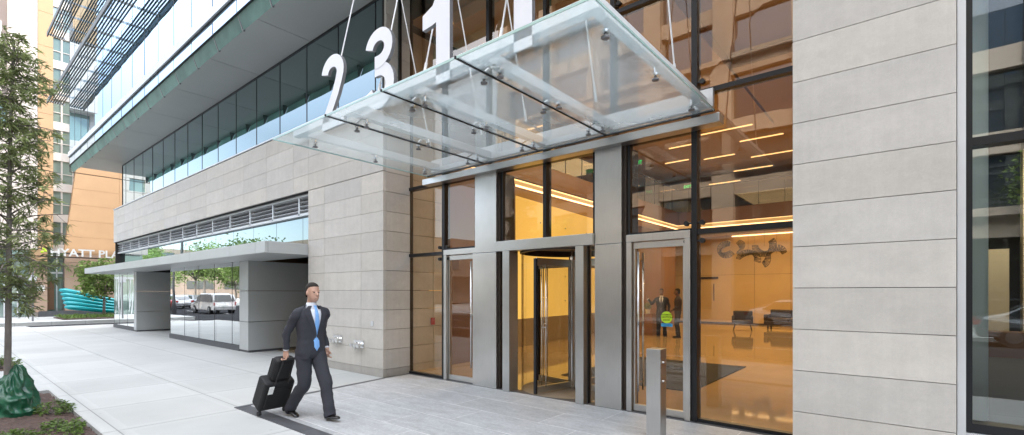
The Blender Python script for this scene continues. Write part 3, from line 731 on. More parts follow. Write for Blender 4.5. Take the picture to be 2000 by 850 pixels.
mz = MB(); mz.quad((-16,7.5,5.40),(XS,7.5,5.40),(XS,34,5.40),(-16,34,5.40)); mz.quad((XS,YB,5.40),(0,YB,5.40),(0,34,5.40),(XS,34,5.40)); mz.build('mezzanine_floor', M['wains'], B)
ce = MB(); ce.quad((-16,6.30,7.22),(0,6.30,7.22),(0,34,7.22),(-16,34,7.22)); ce.build('upper_ceiling', M['ceil'], B)
for q in ((-6.95, 6.6, 6.95, -3.3, 17, 7.2),(-3.2,12,6.9,-.5,22,7.2)): MB().box(*q).build('ceiling_bulkhead', M['ceil'], B)
ew = MB(); ew.quad((-16,6.3,0),(-16,34,0),(-16,34,7.22),(-16,6.3,7.22)); ew.quad((-16,34,0),(0,34,0),(0,34,7.22),(-16,34,7.22)); ew.quad((0,6.3,0),(0,34,0),(0,34,7.22),(0,6.3,7.22)); ew.quad((-16,7.4,4.5),(-8,7.4,4.5),(-8,7.4,7.22),(-16,7.4,7.22))
ew.build('upper_wall', M['lobbybrown'], B)
for (x, y, l) in ((-6.2,15.0,.9),(-4.6,16.5,1.6),(-6.6,18.2,1.1),(-3.6,19.0,2.4),(-6.0,20.6,1.2),(-3.9,21.5,2.2),(-7.3,14.2,.8),(-7.6,20.2,1.0),(-5.4,23.5,1.6),(-3.0,24.2,1.8),(-7.2,25.6,1.5),(-9.8,13,.9),(-10.6,16,.9),(-9.6,19,.9)):
    zz = 6.955 if (-6.95<x<-3.3 and y<17) else (6.905 if (-3.2<x and 12<y<22) else 7.215)
    MB().box(x-l/2, y-.022, zz-.03, x+l/2, y+.022, zz-.003).build('ceiling_light_strip', M['strip3'], B)
for q in ((-8.22, 6.5, 7.10, -8.17, 14, 7.13),(-6.98,6.6,6.97,-6.955,17,7.0)): MB().box(*q).build('ceiling_cove_light', M['strip2'], B)
# back wall with panels
bw = MB(); xs_ = [-12, -8.9, -8.86, -6.0, -4.4, -2.8, -1.4, 0]
for a, b in zip(xs_[:-1], xs_[1:]):
    if b-a < .1: continue
    bw.box(a+.006, 26.5, .08, b-.006, 26.6, 2.55, rand(.95,1.05)); bw.box(a+.006, 26.5, 2.56, b-.006, 26.6, 4.55, rand(.95,1.05))
bw.build('lobby_back_wall', M['lobbywall'], B)
MB().box(-12, 26.52, 0, 0, 26.66, 4.56).build('back_wall_base', M['darkmetal'], B)
MB().box(-10.3, 19.9, 0, -9.1, 24.0, 4.55).build('dark_core_wall', M['lobbybrown'], B)
MB().box(-8.75, 26.44, 2.36, -7.75, 26.5, 2.47).box(-7.98,26.44,1.2,-7.95,26.49,2.1).build('door_header', M['darkmetal'], B)
cs = MB().box(-7.0, 26.2, 4.50, 0, 26.3, 4.53); cs.build('wall_washer_light', M['strip'], B)
# exit signs
for (x, y, z) in ((-7.5,16.2,6.2), (-7.6,21.5,6.25)):
    e = MB().box(x-.14, y-.02, z, x+.14, y+.02, z+.2).build('exit_sign', M['dark'], B)
    mapv_ = mapv(text_mb('EXIT', .16, .002, .004), lambda a, b, c, x=x, y=y, z=z: (x+a, y-.024, z+.1+b)); mapv_.build('lettering', M['exit'], e)
MB().box(-2.02,10,4.2,-2,10.02,4.22)
# framed notice on the back
MB().box(-8.72, 20.55, 1.05, -8.35, 20.58, 1.6) if False else None

# right hand display window
wf = MB(); wf.box(.295, 5.16, 0.5, .345, 5.30, 7.73); wf.box(.345,5.19,.46,6.0,5.30,.545)
wf.build('window_trim', M['alulite'], B)
wb = MB(); wb.box(.347, 5.20, .55, .385, 5.36, 7.73); wb.box(.385, 5.215, 2.80, 6, 5.35, 2.865); wb.box(.385,5.21,.548,6,5.36,.62); wb.box(.30,5.2,.03,6,5.3,.45)
for x in (2.6, 4.8): wb.box(x-.03,5.21,.62,x+.03,5.36,7.73)
wb.build('window_frame', M['black'], B)
MB().box(.297,5.24,-.02,6,5.34,.028).build('window_base', M['kerb'], B)
for a, b in ((.385,2.57),(2.63,4.77),(4.83,6)):
    for c, d in ((.62,2.80),(2.865,7.73)): wg = MB(); wg.quad((a,5.29,c),(b,5.29,c),(b,5.29,d),(a,5.29,d)); wg.build('window_pane', M['winglass'], B)
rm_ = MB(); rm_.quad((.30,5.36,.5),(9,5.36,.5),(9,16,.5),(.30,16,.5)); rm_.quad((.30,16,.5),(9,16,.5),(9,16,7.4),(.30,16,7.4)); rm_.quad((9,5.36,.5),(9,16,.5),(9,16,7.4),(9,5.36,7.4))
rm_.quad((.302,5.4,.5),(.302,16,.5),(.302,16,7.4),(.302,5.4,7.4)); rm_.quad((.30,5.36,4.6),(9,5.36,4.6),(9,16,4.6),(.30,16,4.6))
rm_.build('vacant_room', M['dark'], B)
MB().path([(.355,6.1,.5),(.355,6.1,7.4)], .20, 28).build('round_column', M['colm'], B, smooth=True)
for q in ((1.0, 12.6, .5, 1.42, 12.9, 2.45),(1.62,12.8,.5,1.75,13.1,4.5),(1.95, 12.6, 1.3, 3.2, 12.7, 3.4)): MB().box(*q).build('partition_wall', M['cwall'], B)
MB().box(.7, 12.0, .5, 4.5, 12.4, .95).build('low_ledge', M['lobbybrown'], B)
# room lamps (the lit lobby; an added fill for the vacant room)
def area(loc, sx, sy, power, colr, rot=(0,0,0)):
    l = bpy.data.lights.new('lamp', 'AREA'); l.shape = 'RECTANGLE'; l.size = sx; l.size_y = sy; l.energy = power; l.color = colr
    o = bpy.data.objects.new('ceiling_or_fill_lamp', l); col.objects.link(o); o.location = loc; o.rotation_euler = rot; o['kind'] = 'structure'
    return o
area((-4.6, 14, 6.85), 5, 9, 560, (1,.73,.37)); area((-4.4, 22.95, 4.545), 7.0, .22, 330, (1,.73,.37)); area((-6.2,8.8,6.85),3,3,14,(1,.72,.42))
area((1.6, 11.2, 4.4), 1.5, 1.5, 110, (1,.85,.6))  # added lamp, stands in for sunlight on the pale partition

# ------------------------------------------------------------------ glass canopy
C = thing('glass_canopy', 'clear glass entrance canopy on white steel beams hung by rods above the revolving door', 'canopy', (-4.4, 4.6, 3.83))
GX = [-7.0, -5.55, -4.40, -3.25, -1.79]
for a, b in zip(GX[:-1], GX[1:]):
    e0, e1 = a+.012, b-.012
    p = MB().quad((e0,3.12,3.83),(e1,3.12,3.83),(e1,5.97,3.83),(e0,5.97,3.83)).build('glass_panel', M['canopyglass'], C)
    MB().box(e0, 3.112, 3.820, e1, 3.120, 3.842).build('polished_edge', M['glassedge'], p)
    if a == -7.0: MB().box(-7.0,3.12,3.822,-6.99,5.97,3.842).build('polished_edge', M['glassedge'], p)
    if b == -1.79: MB().box(-1.80,3.12,3.822,-1.79,5.97,3.842).build('polished_edge', M['glassedge'], p)
for x in GX[1:-1]: MB().box(x-.008, 3.10, 3.82, x+.008, 5.97, 3.845).build('joint_gasket', M['gasket'], C)
MB().box(-7.0,5.965,3.815,-1.79,5.985,3.845).build('back_gasket', M['gasket'], C)
MB().box(-6.98, 3.40, 3.93, -1.90, 3.50, 4.05).build('front_beam', M['whitemetal'], C, bevel=.004)
for x in (-6.85, -5.55, -4.40, -3.25, -1.97): MB().box(x-.05, 3.505, 3.935, x+.05, 6.10, 4.05).build('beam', M['whitemetal'], C, bevel=.004)
MB().box(-7.05, 6.105, 3.93, -1.85, 6.165, 4.16).build('back_beam', M['whitemetal'], C, bevel=.004)
MB().box(-7.17, 5.99, 3.69, -1.74, 6.17, 3.80).build('flashing_beam', M['steelh'], C, bevel=.004)
for x, sides in ((-6.85,(.1,)),(-5.55,(-.11,.11)),(-4.40,(-.11,.11)),(-3.25,(-.11,.11)),(-1.97,(-.0,))):
    for y in (3.62, 4.66, 5.70):
        f = MB()
        for s in sides:
            f.tube((x+s,y,3.832),(x+s,y,3.90),.012,n=8); f.tube((x,y,3.93),(x+s,y,3.90),.014,n=8)
            f.tube((x+s,y,3.836),(x+s,y,3.856),.03,n=14)
        o = f.build('spider_fitting', M['chrome'], C)
        for s in sides:
            g = MB(); g.path([(x+s,y,3.828),(x+s,y,3.802),(x+s,y,3.800),(x+s,y,3.786),(x+s,y,3.782)],[.011,.011,.036,.036,.028],16); g.build('cap', M['numside'], o)
for x in (-6.1, -4.95, -4.1, -3.0, -2.0):
    r_ = MB(); apex = (x, 4.27, 7.73)
    for y in (3.45, 5.28):
        r_.tube((x,y,4.02), apex, .009, n=8); d = (Vector(apex)-Vector((x,y,4.02))).normalized()
        r_.tube(Vector((x,y,4.02)), Vector((x,y,4.02))+d*.16, .016, n=8)
    r_.tube((x,4.27,7.64),(x,4.27,7.738),.03,n=10)
    r_.build('hanger_rod', M['whitemetal'], C)

# house numerals: stroke outlines
def stroke(pts, w):
    L_, R_ = [], []
    n = len(pts)
    for i, p in enumerate(pts):
        a = Vector(pts[max(i-1,0)]); b = Vector(pts[min(i+1,n-1)]); t = (b-a).normalized(); nn = Vector((-t.y, t.x))
        ww = w[i] if hasattr(w, '__len__') else w
        L_.append(Vector(p)+nn*ww/2); R_.append(Vector(p)-nn*ww/2)
    return L_, R_
def arc(cx, cy, rx, ry, a0, a1, n=14): return [(cx+rx*math.cos(R(a0+(a1-a0)*i/n)), cy+ry*math.sin(R(a0+(a1-a0)*i/n))) for i in range(n+1)]
def numeral(kind, x, label):
    H = .86; W = .50; KX = 1.16
    o = thing('address_numeral', label, 'numeral', (x, 3.40, 3.88), 0, 'house numerals on the canopy')
    d = .045
    faces = []                                           # list of strips (left, right)
    if kind == '2':
        pts = arc(.245, .645, .165, .145, 172, -12, 16) + [(.375,.53),(.31,.40),(.215,.265),(.135,.15),(.095,.065)]
        faces.append(stroke(pts, [.145]*17+[.14,.135,.135,.14,.15]))
        faces.append(([Vector((.02,.13)),Vector((.48,.13))],[Vector((.02,0)),Vector((.48,0))]))
    if kind == '3':
        pts = arc(.235, .645, .165, .145, 170, -90, 18)
        faces.append(stroke([(p[0],p[1]) for p in pts]+[(.17,.50)], .135))
        pts = arc(.235, .245, .185, .175, 90, -168, 20)
        faces.append(stroke([(.17,.42)]+pts, .14))
    if kind == '1':
        faces.append(([Vector((.22,.86)),Vector((.22,0))],[Vector((.40,.86)),Vector((.40,0))]))
        faces.append(([Vector((.225,.855)),Vector((.17,.77)),Vector((.03,.72))],[Vector((.225,.60)),Vector((.17,.585)),Vector((.03,.575))]))
    mf, ms = MB(), MB()
    for fi, (L_, R_) in enumerate(faces):
        P = lambda q, y, e=fi*.003: (x-W/2*KX+q.x*KX, 3.40+y+e, 3.84+q.y*1.11)
        n = len(L_)
        for i in range(n-1): mf.quad(P(L_[i],0),P(L_[i+1],0),P(R_[i+1],0),P(R_[i],0))
        loop = list(L_)+list(R_)[::-1]
        for i in range(len(loop)):
            a, b = loop[i], loop[(i+1)%len(loop)]
            ms.quad(P(a,.002),P(b,.002),P(b,d),P(a,d))
        for i in range(n-1): ms.quad(P(L_[i],d),P(R_[i],d),P(R_[i+1],d),P(L_[i+1],d))
    mf.build('face', M['number'], o); ms.build('return_edge', M['numside'], o)
numeral('2', -5.89, 'white metal numeral 2 standing on the canopy front beam')
numeral('3', -4.85, 'white metal numeral 3 standing on the canopy front beam')
numeral('1', -3.81, 'white metal numeral 1 on the canopy beam right beside the numeral 3')
numeral('1', -2.75, 'white metal numeral 1 on the canopy beam farthest from the numeral 2')

# ------------------------------------------------------------------ bollard
bo = thing('push_button_post', 'square brushed steel post with two round buttons standing before the glass entrance door', 'post', (-2.18, 5.185, 0))
MB().box(-2.265,5.10,.0085,-2.10,5.27,1.02).build('post', M['steel'], bo, bevel=.004)
bt = MB()
for z in (.87, .66): bt.tube((-2.105,5.185,z),(-2.088,5.185,z),.013,n=12)
bt.build('button', M['chrome'], bo)
# ------------------------------------------------------------------ mat, furniture, sculpture in the lobby
o = MB().box(-5.3,7.95,.012,-2.75,11.4,.022).build('entrance_mat', M['mat']); tag(o, 'large dark entrance mat on the lobby floor behind the doors', 'mat')
mapv(text_mb('231', .62, .002, .01), lambda a, b, c: (-3.75+b*.0+a, 10.2+b, .0235)).build('mat_letters', M['matlogo'], o)
ch = thing('armchair', 'black low armchair on thin splayed legs beside the dark sofa', 'armchair', (-5.5, 22.2, .01), R(12))
a = MB(); a.box(-.36,-.36,.30,.36,.34,.46); a.build('seat', M['leather'], ch, False, bevel=.04)
a = MB(); a.box(-.38,.26,.44,.38,.38,.84); a.build('backrest', M['leather'], ch, False, bevel=.04)
for s in (-1, 1):
    MB().box(s*.36-.05,-.34,.30,s*.36+.05,.32,.64).build('armrest', M['leather'], ch, False, bevel=.03)
    for t in (-1, 1): MB().tube((s*.28,t*.26,.31),(s*.36,t*.34,0),.022,.012).build('leg', M['darkmetal'], ch, False)
sfa = thing('sofa', 'long dark tufted leather sofa against the lobby back wall', 'sofa', (-3.6, 24.4, .01), 0)
a = MB(); a.box(-1.45,-.45,.16,1.45,.40,.34); a.build('base', M['leather'], sfa, False, bevel=.03)
for i in range(3): MB().box(-1.3+i*.87,-.42,.345,-1.3+i*.87+.86,.2,.47).build('cushion', M['leather'], sfa, False, bevel=.03)
for i in range(3): MB().box(-1.3+i*.87,.15,.475,-1.3+i*.87+.86,.36,.85).build('back_cushion', M['leather'], sfa, False, bevel=.04)
for s in (-1, 1): MB().box(s*1.37-.09,-.44,.345,s*1.37+.09,.38,.64).build('armrest', M['leather'], sfa, False, bevel=.03)
for s in (-1, 1):
    for t in (-1, 1): MB().box(s*1.3-.03,t*.35-.03,0,s*1.3+.03,t*.35+.03,.16).build('leg', M['darkmetal'], sfa, False)
# ribbon sculptures hung below the soffit
def ribbon(cx, cz, pts, label):
    o = thing('ribbon_sculpture', label, 'sculpture', (cx, 22.5, cz), 0, 'ribbed ribbon sculptures hung over the seating')
    P_ = [Vector(p) for p in pts]; L_ = [0]
    for a, b in zip(P_[:-1], P_[1:]): L_.append(L_[-1]+(b-a).length)
    tot = L_[-1]; n = int(tot/.045); mb = MB(); e1, e2 = [], []
    def at_(d):
        for k in range(len(P_)-1):
            if d <= L_[k+1] or k == len(P_)-2: 
                t = (P_[k+1]-P_[k]); return P_[k]+t*((d-L_[k])/max(1e-6, t.length)), t.normalized()
    for i in range(n+1):
        f = i/n; c, t = at_(tot*f); nn = Vector((-t.y, t.x)); wd = .085+.05*abs(math.sin(f*PI*1.5+.4)); yy = .14*math.sin(f*6)
        mb.obox((c.x, yy, c.y), (t.x*.012,0,t.y*.012), (0,.03,0), (nn.x*wd,.05*math.cos(f*5),nn.y*wd))
        e1.append((c.x+nn.x*wd*.98, yy+.05*math.cos(f*5), c.y+nn.y*wd*.98)); e2.append((c.x-nn.x*wd*.98, yy-.05*math.cos(f*5), c.y-nn.y*wd*.98))
    mb.path(e1, .008, 5); mb.path(e2, .008, 5)
    mb.build('slats', M['ribbon'], o, False)
    MB().tube((0,0,.1),(0,0,4.5-cz),.004,n=6).build('hanging_wire', M['black'], o, False)
ribbon(-6.25, 3.55, arc(0,0,.30,.27,60,330,16), 'ribbed C shaped ribbon sculpture under the lobby soffit, nearest the glass door')
ribbon(-5.75, 3.45, arc(-.15,.1,.30,.36,60,-50,10), 'short curved ribbon sculpture hanging beside the C shaped one')
ribbon(-5.35, 3.08, arc(0,0,.40,.30,175,-25,14), 'arched ribbed ribbon sculpture hanging lowest of all')
ribbon(-4.72, 3.50, arc(0,.12,.36,.34,175,400,16), 'U shaped ribbed ribbon sculpture hanging above the sofa')
ribbon(-4.25, 3.15, arc(0,0,.30,.36,20,190,10)+arc(-.58,-.05,.28,.3,0,-70,6), 'S shaped ribbed ribbon sculpture nearest the stone pier')
pl = thing('potted_plant', 'small dark bush in a white pot beside the visitors', 'plant', (-7.75, 17.6, .01))
MB().path([(0,0,.82),(0,0,1.0)],[.07,.1],14).build('pot', M['white'], pl, False)
MB().box(-.3,-.25,0,.3,.25,.82).build('stand', M['lobbybrown'], pl, False)
m_ = MB()
for i in range(160):
    v = Vector((random.gauss(0,1),random.gauss(0,1),random.gauss(0,1))).normalized()*.15*rand(.5,1); c = Vector((0,0,1.1))+v
    u = Vector((rand(-1,1),rand(-1,1),rand(-1,1))).normalized()*.05; q = u.orthogonal().normalized()*.02
    m_.quad(c-u,c+q,c+u,c-q,rand(.5,1.2))
m_.build('foliage', M['leaf'], pl, False)

# ------------------------------------------------------------------ people
def ring(c, a, b, n=24, dirx=(1,0,0), diry=(0,1,0), pw=1.0):
    X, Y = Vector(dirx), Vector(diry); out = []
    for k in range(n):
        t = 2*PI*k/n; cc, ss = math.cos(t), math.sin(t)
        cc = math.copysign(abs(cc)**pw, cc); ss = math.copysign(abs(ss)**pw, ss)
        out.append(Vector(c)+X*a*cc+Y*b*ss)
    return out
def dense(pts, rad, k=5):
    pts = [Vector(p) for p in pts]; P_, R_ = [], []
    for i in range(len(pts)-1):
        p0, p1, p2, p3 = pts[max(i-1,0)], pts[i], pts[i+1], pts[min(i+2,len(pts)-1)]
        for q in range(k):
            t = q/k; P_.append(.5*((2*p1)+(p2-p0)*t+(2*p0-5*p1+4*p2-p3)*t*t+(3*p1-p0-3*p2+p3)*t**3)); R_.append(rad[i]+(rad[i+1]-rad[i])*t)
    return P_+[pts[-1]], R_+[rad[-1]]
def wrinkle(mb, i0, amp, sc=(9,9,16)):
    for i in range(i0, len(mb.v)):
        v = Vector(mb.v[i]); q = Vector((v.x*sc[0], v.y*sc[1], v.z*sc[2]+v.y*7))
        w_ = 1-2*abs(mnoise.noise(q)); mb.v[i] = tuple(v+Vector((mnoise.noise(q+Vector((9,0,0))), mnoise.noise(q+Vector((0,7,0))), 0))*amp+Vector((1,.3,0))*amp*.5*(w_-.5))
def hand(mb, w, d, side, grip=.9):
    """palm, four bent fingers of different lengths and a thumb; w wrist, d direction of the hand"""
    w = Vector(w); d = Vector(d).normalized(); fwd = Vector((1,0,0)); a = (fwd-d*fwd.dot(d)).normalized(); pn = d.cross(a)*side
    mb.path([w-d*.03, w+d*.02, w+d*.06, w+d*.088], [.026,.034,.040,.036], 10, flat=.55)
    for k, l in enumerate((.070,.080,.076,.060)):
        b = w+d*.080+a*(.030-.020*k); c1 = (d*math.cos(grip*.5)-pn*math.sin(grip*.5)); c2 = (d*math.cos(grip*1.5)-pn*math.sin(grip*1.5))
        mb.path([b-d*.01, b+c1*l*.45, b+c1*l*.45+c2*l*.35, b+c1*l*.45+c2*l*.55-pn*l*.1], [.0095,.009,.008,.006], 6)
    t0 = w+d*.03+a*.03
    mb.path([t0, t0+a*.025+d*.02-pn*.01, t0+a*.03+d*.055-pn*.025], [.012,.011,.008], 6)
def person(label, loc, rz, P, skin, jacket, trousers, shirt=None, tie=None, hair=True, coat=True, scale=1.0):
    o = thing('person', label, 'person', loc, rz); o.scale = (scale,)*3
    V = Vector
    hL, hR = V(P.get('hipL',(0,.09,.92))), V(P.get('hipR',(0,-.09,.92)))
    sx = P.get('lean', 0.0)
    # head, neck and hands: one skin mesh
    b = MB(); hx = sx*1.1+.012
    prof = [(1.535,.040,.045,-.0),(1.555,.052,.060,.018),(1.585,.060,.078,.018),(1.62,.068,.090,.010),(1.66,.074,.097,.002),(1.70,.077,.098,-.004),(1.735,.073,.092,-.006),(1.765,.055,.066,-.010),(1.782,.028,.034,-.010)]
    ht = P.get('head', 0.0); ca, sa = math.cos(ht), math.sin(ht)
    DX, DY = (ca,sa,0), (-sa,ca,0)
    b.loft([ring((hx+.01+o_*ca, o_*sa, z), bb, aa, 20, DX, DY) for z, aa, bb, o_ in prof])
    b.path([(hx-.035,0,1.40),(hx-.02,0,1.50),(hx-.005,0,1.585)], [.066,.056,.055], 14)
    hp = lambda f, s, z: V((hx+.01+f*ca-s*sa, f*sa+s*ca, z))
    b.loft([ring(hp(.092,0,1.672),.012,.010,8), ring(hp(.106,0,1.648),.016,.014,8), ring(hp(.112,0,1.632),.018,.018,8), ring(hp(.098,0,1.622),.012,.014,8)])   # nose
    for s in (-1, 1):
        b.ball(hp(-.002,s*.078,1.655), .018,.010,.032, 8, 6)        # ears
        b.ball(hp(.080,s*.033,1.682), .014,.024,.009, 8, 6)         # brow
    b.loft([ring(hp(.088,0,1.598),.010,.026,10), ring(hp(.094,0,1.592),.010,.024,10), ring(hp(.086,0,1.584),.010,.022,10)])
    for side, key in ((1,'L'),(-1,'R')):
        w_ = V(P['wrist'+key]); hand(b, w_, P.get('hand'+key, (0.05,0,-1)), side, P.get('grip'+key, .7))
    # trunk and limbs under the clothes, fused with the head and hands into one skin
    b.loft([ring((sx*(z-.2)-.01,0,z), d_, w_, 20) for z, w_, d_ in ((.84,.13,.085),(.95,.145,.09),(1.10,.135,.085),(1.28,.155,.095),(1.38,.150,.085),(1.44,.09,.06))])
    for side, key in ((1,'L'),(-1,'R')):
        el, wr = V(P['elbow'+key]), V(P['wrist'+key])
        b.path([V((sx*1.2-.01, side*.10,1.40)), V((sx*1.2-.01, side*.175,1.39)), el.lerp(V((sx*1.2, side*.18,1.38)),.4), el, el.lerp(wr,.6), wr+(wr-el).normalized()*.02], [.04,.042,.038,.034,.030,.026], 12)
    for hip, key in ((hL,'L'),(hR,'R')):
        kn, an = V(P['knee'+key]), V(P['ankle'+key]); b.path([hip, hip.lerp(kn,.5), kn, kn.lerp(an,.4), an+V((0,0,-.03)), an+V((.05,0,-.06))], [.075,.068,.05,.048,.032,.028], 12)
    bo_ = b.build('body', skin, o, False, smooth=True)
    rmod = bo_.modifiers.new('fuse', 'REMESH'); rmod.mode = 'VOXEL'; rmod.voxel_size = P.get('voxel', .006)
    me_ = bpy.data.meshes.new_from_object(bo_.evaluated_get(bpy.context.evaluated_depsgraph_get()))
    bo_.modifiers.clear(); bo_.data = me_
    me_.polygons.foreach_set('use_smooth', [True]*len(me_.polygons))
    if not me_.materials: me_.materials.append(skin)
    e = MB()
    for s in (-1, 1): e.ball(hp(.088,s*.032,1.664), .008,.012,.007, 8, 6)
    e.build('eyes', M['eye'], o, False, smooth=True)
    if hair:
        h = MB()
        hp_ = [(1.60,.060,.048,-.050),(1.64,.074,.062,-.042),(1.68,.080,.074,-.034),(1.715,.081,.088,-.022),(1.742,.078,.094,-.012),(1.765,.066,.082,-.010),(1.785,.045,.058,-.012),(1.797,.020,.028,-.012)]
        h.loft([ring((hx+.01+o_*ca, o_*sa, z), bb, aa, 20, DX, DY) for z, aa, bb, o_ in hp_])
        h.build('hair', M['hair'] if hair is True else hair, o, False, smooth=True)
    # trousers
    t = MB()
    for hip, key in ((hL,'L'),(hR,'R')):
        kn, an = V(P['knee'+key]), V(P['ankle'+key])
        up = hip+V((-.01,0,.03)); m1 = hip.lerp(kn,.45); m2 = kn.lerp(an,.35); m3 = kn.lerp(an,.75)
        PR = dense([up, hip.lerp(kn,.15), m1, kn+V((.012,0,0)), m2, m3, an+V((0,0,-.02)), an+V((.01,0,-.045))], [.098,.106,.098,.082,.076,.073,.074,.078]); i0 = len(t.v); t.path(PR[0], PR[1], 22); wrinkle(t, i0, .013)
    t.loft([ring((sx*.85,0,z), d_, w_, 22) for z, w_, d_ in ((.80,.10,.085),(.86,.165,.115),(.93,.18,.125),(1.0,.172,.118),(1.05,.162,.112))])
    t.build('trousers', trousers, o, False, smooth=True)
    for key in 'LR':
        an = V(P['ankle'+key]); th = P.get('toe'+key, 0.0); yw_ = P.get('yaw'+key, 0.0)
        fx = V((math.cos(th)*math.cos(yw_), math.sin(yw_), math.sin(th))); up = V((-math.sin(th),0,math.cos(th))); sd = up.cross(fx)
        an = an+up*(-.085)
        rows = [(-.085,.028,.045,.022),(-.06,.034,.060,.03),(-.01,.038,.075,.038),(.05,.040,.060,.030),(.11,.044,.048,.024),(.16,.038,.036,.018),(.19,.018,.022,.010)]
        s_ = MB(); s_.loft([[an+fx*f+sd*(w_*math.cos(2*PI*k/14))+up*(hh_/2+hh_/2*math.sin(2*PI*k/14)) for k in range(14)] for f, w_, hh_, _ in rows])
        s_.build('shoe', M['shoe'], o, False, smooth=True)
    # jacket / shirt torso
    rows = [(.80,.176,.126),(.84,.183,.129),(.88,.188,.131),(.97,.182,.126),(1.06,.176,.120),(1.15,.184,.124),(1.25,.202,.132),(1.34,.208,.130),(1.40,.196,.116),(1.44,.165,.096),(1.475,.110,.080),(1.505,.068,.066)]
    if not coat: rows = rows[2:]; rows[0] = (.97,.180,.128)
    fine = []
    for (a_, b_) in zip(rows[:-1], rows[1:]):
        for t_ in (0, .25, .5, .75): fine.append(tuple(p+(q-p)*t_ for p, q in zip(a_, b_)))
    coarse = rows; rows = fine+[rows[-1]]
    j = MB(); n = 72
    rr_ = [ring((sx*(z-.2)-.008,0,z), d_, w_, n, pw=.9) for z, w_, d_ in rows]
    base = [j.add(r) for r in rr_]
    for i in range(len(rows)-1):
        z = (rows[i][0]+rows[i+1][0])/2
        if not coat: hw = -1
        elif z > 1.10: hw = (z-1.085)*.30
        elif z < 1.045: hw = .012+(1.045-z)*.36
        else: hw = -1
        for k in range(n):
            k2 = (k+1)%n; c = (rr_[i][k]+rr_[i][k2]+rr_[i+1][k]+rr_[i+1][k2])/4
            if coat and c.x > .03 and abs(c.y) < hw: continue
            j.face((base[i]+k, base[i]+k2, base[i+1]+k2, base[i+1]+k))
    for side, key in ((1,'L'),(-1,'R')):
        sh = V((sx*1.2-.01, side*.176, 1.400)); el, wr = V(P['elbow'+key]), V(P['wrist'+key])
        out_ = V((0,side*.035,-.03))
        PR = dense([V((sx*1.2-.01, side*.10,1.435)), sh+V((0,side*.012,.0)), sh+out_*1.0, sh.lerp(el,.35)+V((0,side*.012,0)), sh.lerp(el,.7), el, el.lerp(wr,.35), el.lerp(wr,.75), wr+(el-wr).normalized()*.025], [.052,.062,.062,.057,.052,.050,.047,.042,.040], 4); i0 = len(j.v); j.path(PR[0], PR[1], 22); wrinkle(j, i0, .010)
    for i_ in range(len(rows)*n):
        v_ = V(j.v[i_]); q_ = V((v_.x*8, v_.y*8, v_.z*11)); j.v[i_] = tuple(v_+V((v_.x, v_.y, 0)).normalized()*.006*(1-2*abs(mnoise.noise(q_)))*(1 if v_.z < 1.4 else .3))
    jk = j.build('jacket' if coat else 'shirt', jacket, o, False, smooth=True)
    if coat:
        la = MB()
        for s in (-1, 1):
            pr = [(1.49,.055,.066),(1.44,.086,.086),(1.38,.082,.111),(1.30,.061,.127),(1.20,.034,.129),(1.095,.004,.126)]
            A = [V((sx*(z-.2)+d_+.004, s*max(.002,w_-.014), z)) for z, w_, d_ in pr]
            W2 = [.034,.066,.070,.058,.040,.008]
            Bp = [V((sx*(z-.2)+d_-.006, s*(w_+W2[i]), z)) for i, (z, w_, d_) in enumerate(pr)]
            for i in range(5): la.quad(A[i],A[i+1],Bp[i+1],Bp[i])
        la.build('lapel', jacket, o, False, smooth=True)
        for s in (-1,1): pass
    if shirt:
        s_ = MB(); s_.loft([ring((sx*(z-.2)-.010,0,z), d_-.008, w_-.014, 28) for z, w_, d_ in coarse[3:-2]], cap=True)
        s_.loft([ring((hx-.030,0,1.43),.088,.098,20), ring((hx-.024,0,1.475),.074,.074,20), ring((hx-.012,0,1.532),.063,.062,20)], cap=False)
        s_.build('shirt', shirt, o, False, smooth=True)
        for key in 'LR':
            el, wr = V(P['elbow'+key]), V(P['wrist'+key]); d = (wr-el).normalized()
            MB().path([wr-d*.035, wr-d*.006], [.036,.034], 12).build('cuff', shirt, o, False, smooth=True)
    if tie:
        pts = [(1.495,.074,.022),(1.47,.083,.018),(1.455,.094,.016),(1.38,.122,.024),(1.30,.129,.030),(1.20,.122,.034),(1.11,.110,.036),(1.05,.112,.038),(1.02,.122,.038),(.955,.130,.038),(.90,.131,.0)]
        tm = MB()
        for (z0, d0, w0), (z1, d1, w1) in zip(pts[:-1], pts[1:]):
            f0, f1 = sx*(z0-.2)+d0+.002, sx*(z1-.2)+d1+.002
            tm.quad((f0,-w0,z0),(f1,-w1,z1),(f1+.006,0,z1),(f0+.006,0,z0)); tm.quad((f0+.006,0,z0),(f1+.006,0,z1),(f1,w1,z1),(f0,w0,z0))
        tm.build('tie', tie, o, False, smooth=True)
    return o
walk = dict(hipL=(.015,.085,.90), hipR=(-.01,-.085,.90), kneeL=(.20,.085,.49), ankleL=(.31,.085,.10), kneeR=(-.02,-.08,.47), ankleR=(-.33,-.08,.125), toeL=.16, toeR=-.25,
            elbowL=(-.09,.238,1.13), wristL=(.02,.232,.90), elbowR=(-.11,-.262,1.14), wristR=(-.15,-.250,.905), handL=(.12,-.02,-1), handR=(-.05,.05,-1), gripR=1.1, gripL=.8, lean=.03)
MAN = person('man in a charcoal suit and light blue tie walking with a black roller suitcase', (-6.02, 3.16, .009), R(4), walk, M['skin'], M['suit'], M['suit'], M['shirt'], M['tie'], scale=.985)
st1 = dict(voxel=.010, kneeL=(.02,.10,.50), ankleL=(-.02,.12,.09), kneeR=(.02,-.10,.50), ankleR=(-.02,-.12,.09), elbowL=(-.03,.27,1.14), wristL=(.03,.25,.90), elbowR=(.10,-.34,1.22), wristR=(.20,-.48,1.42), handR=(.1,-.35,1), gripR=.4)
person('man in a black suit and dark tie raising one hand inside the lobby', (-7.12, 17.4, .01), R(-75), st1, M['skind'], M['suitb'], M['suitb'], M['shirt'], M['tied'], scale=.99)
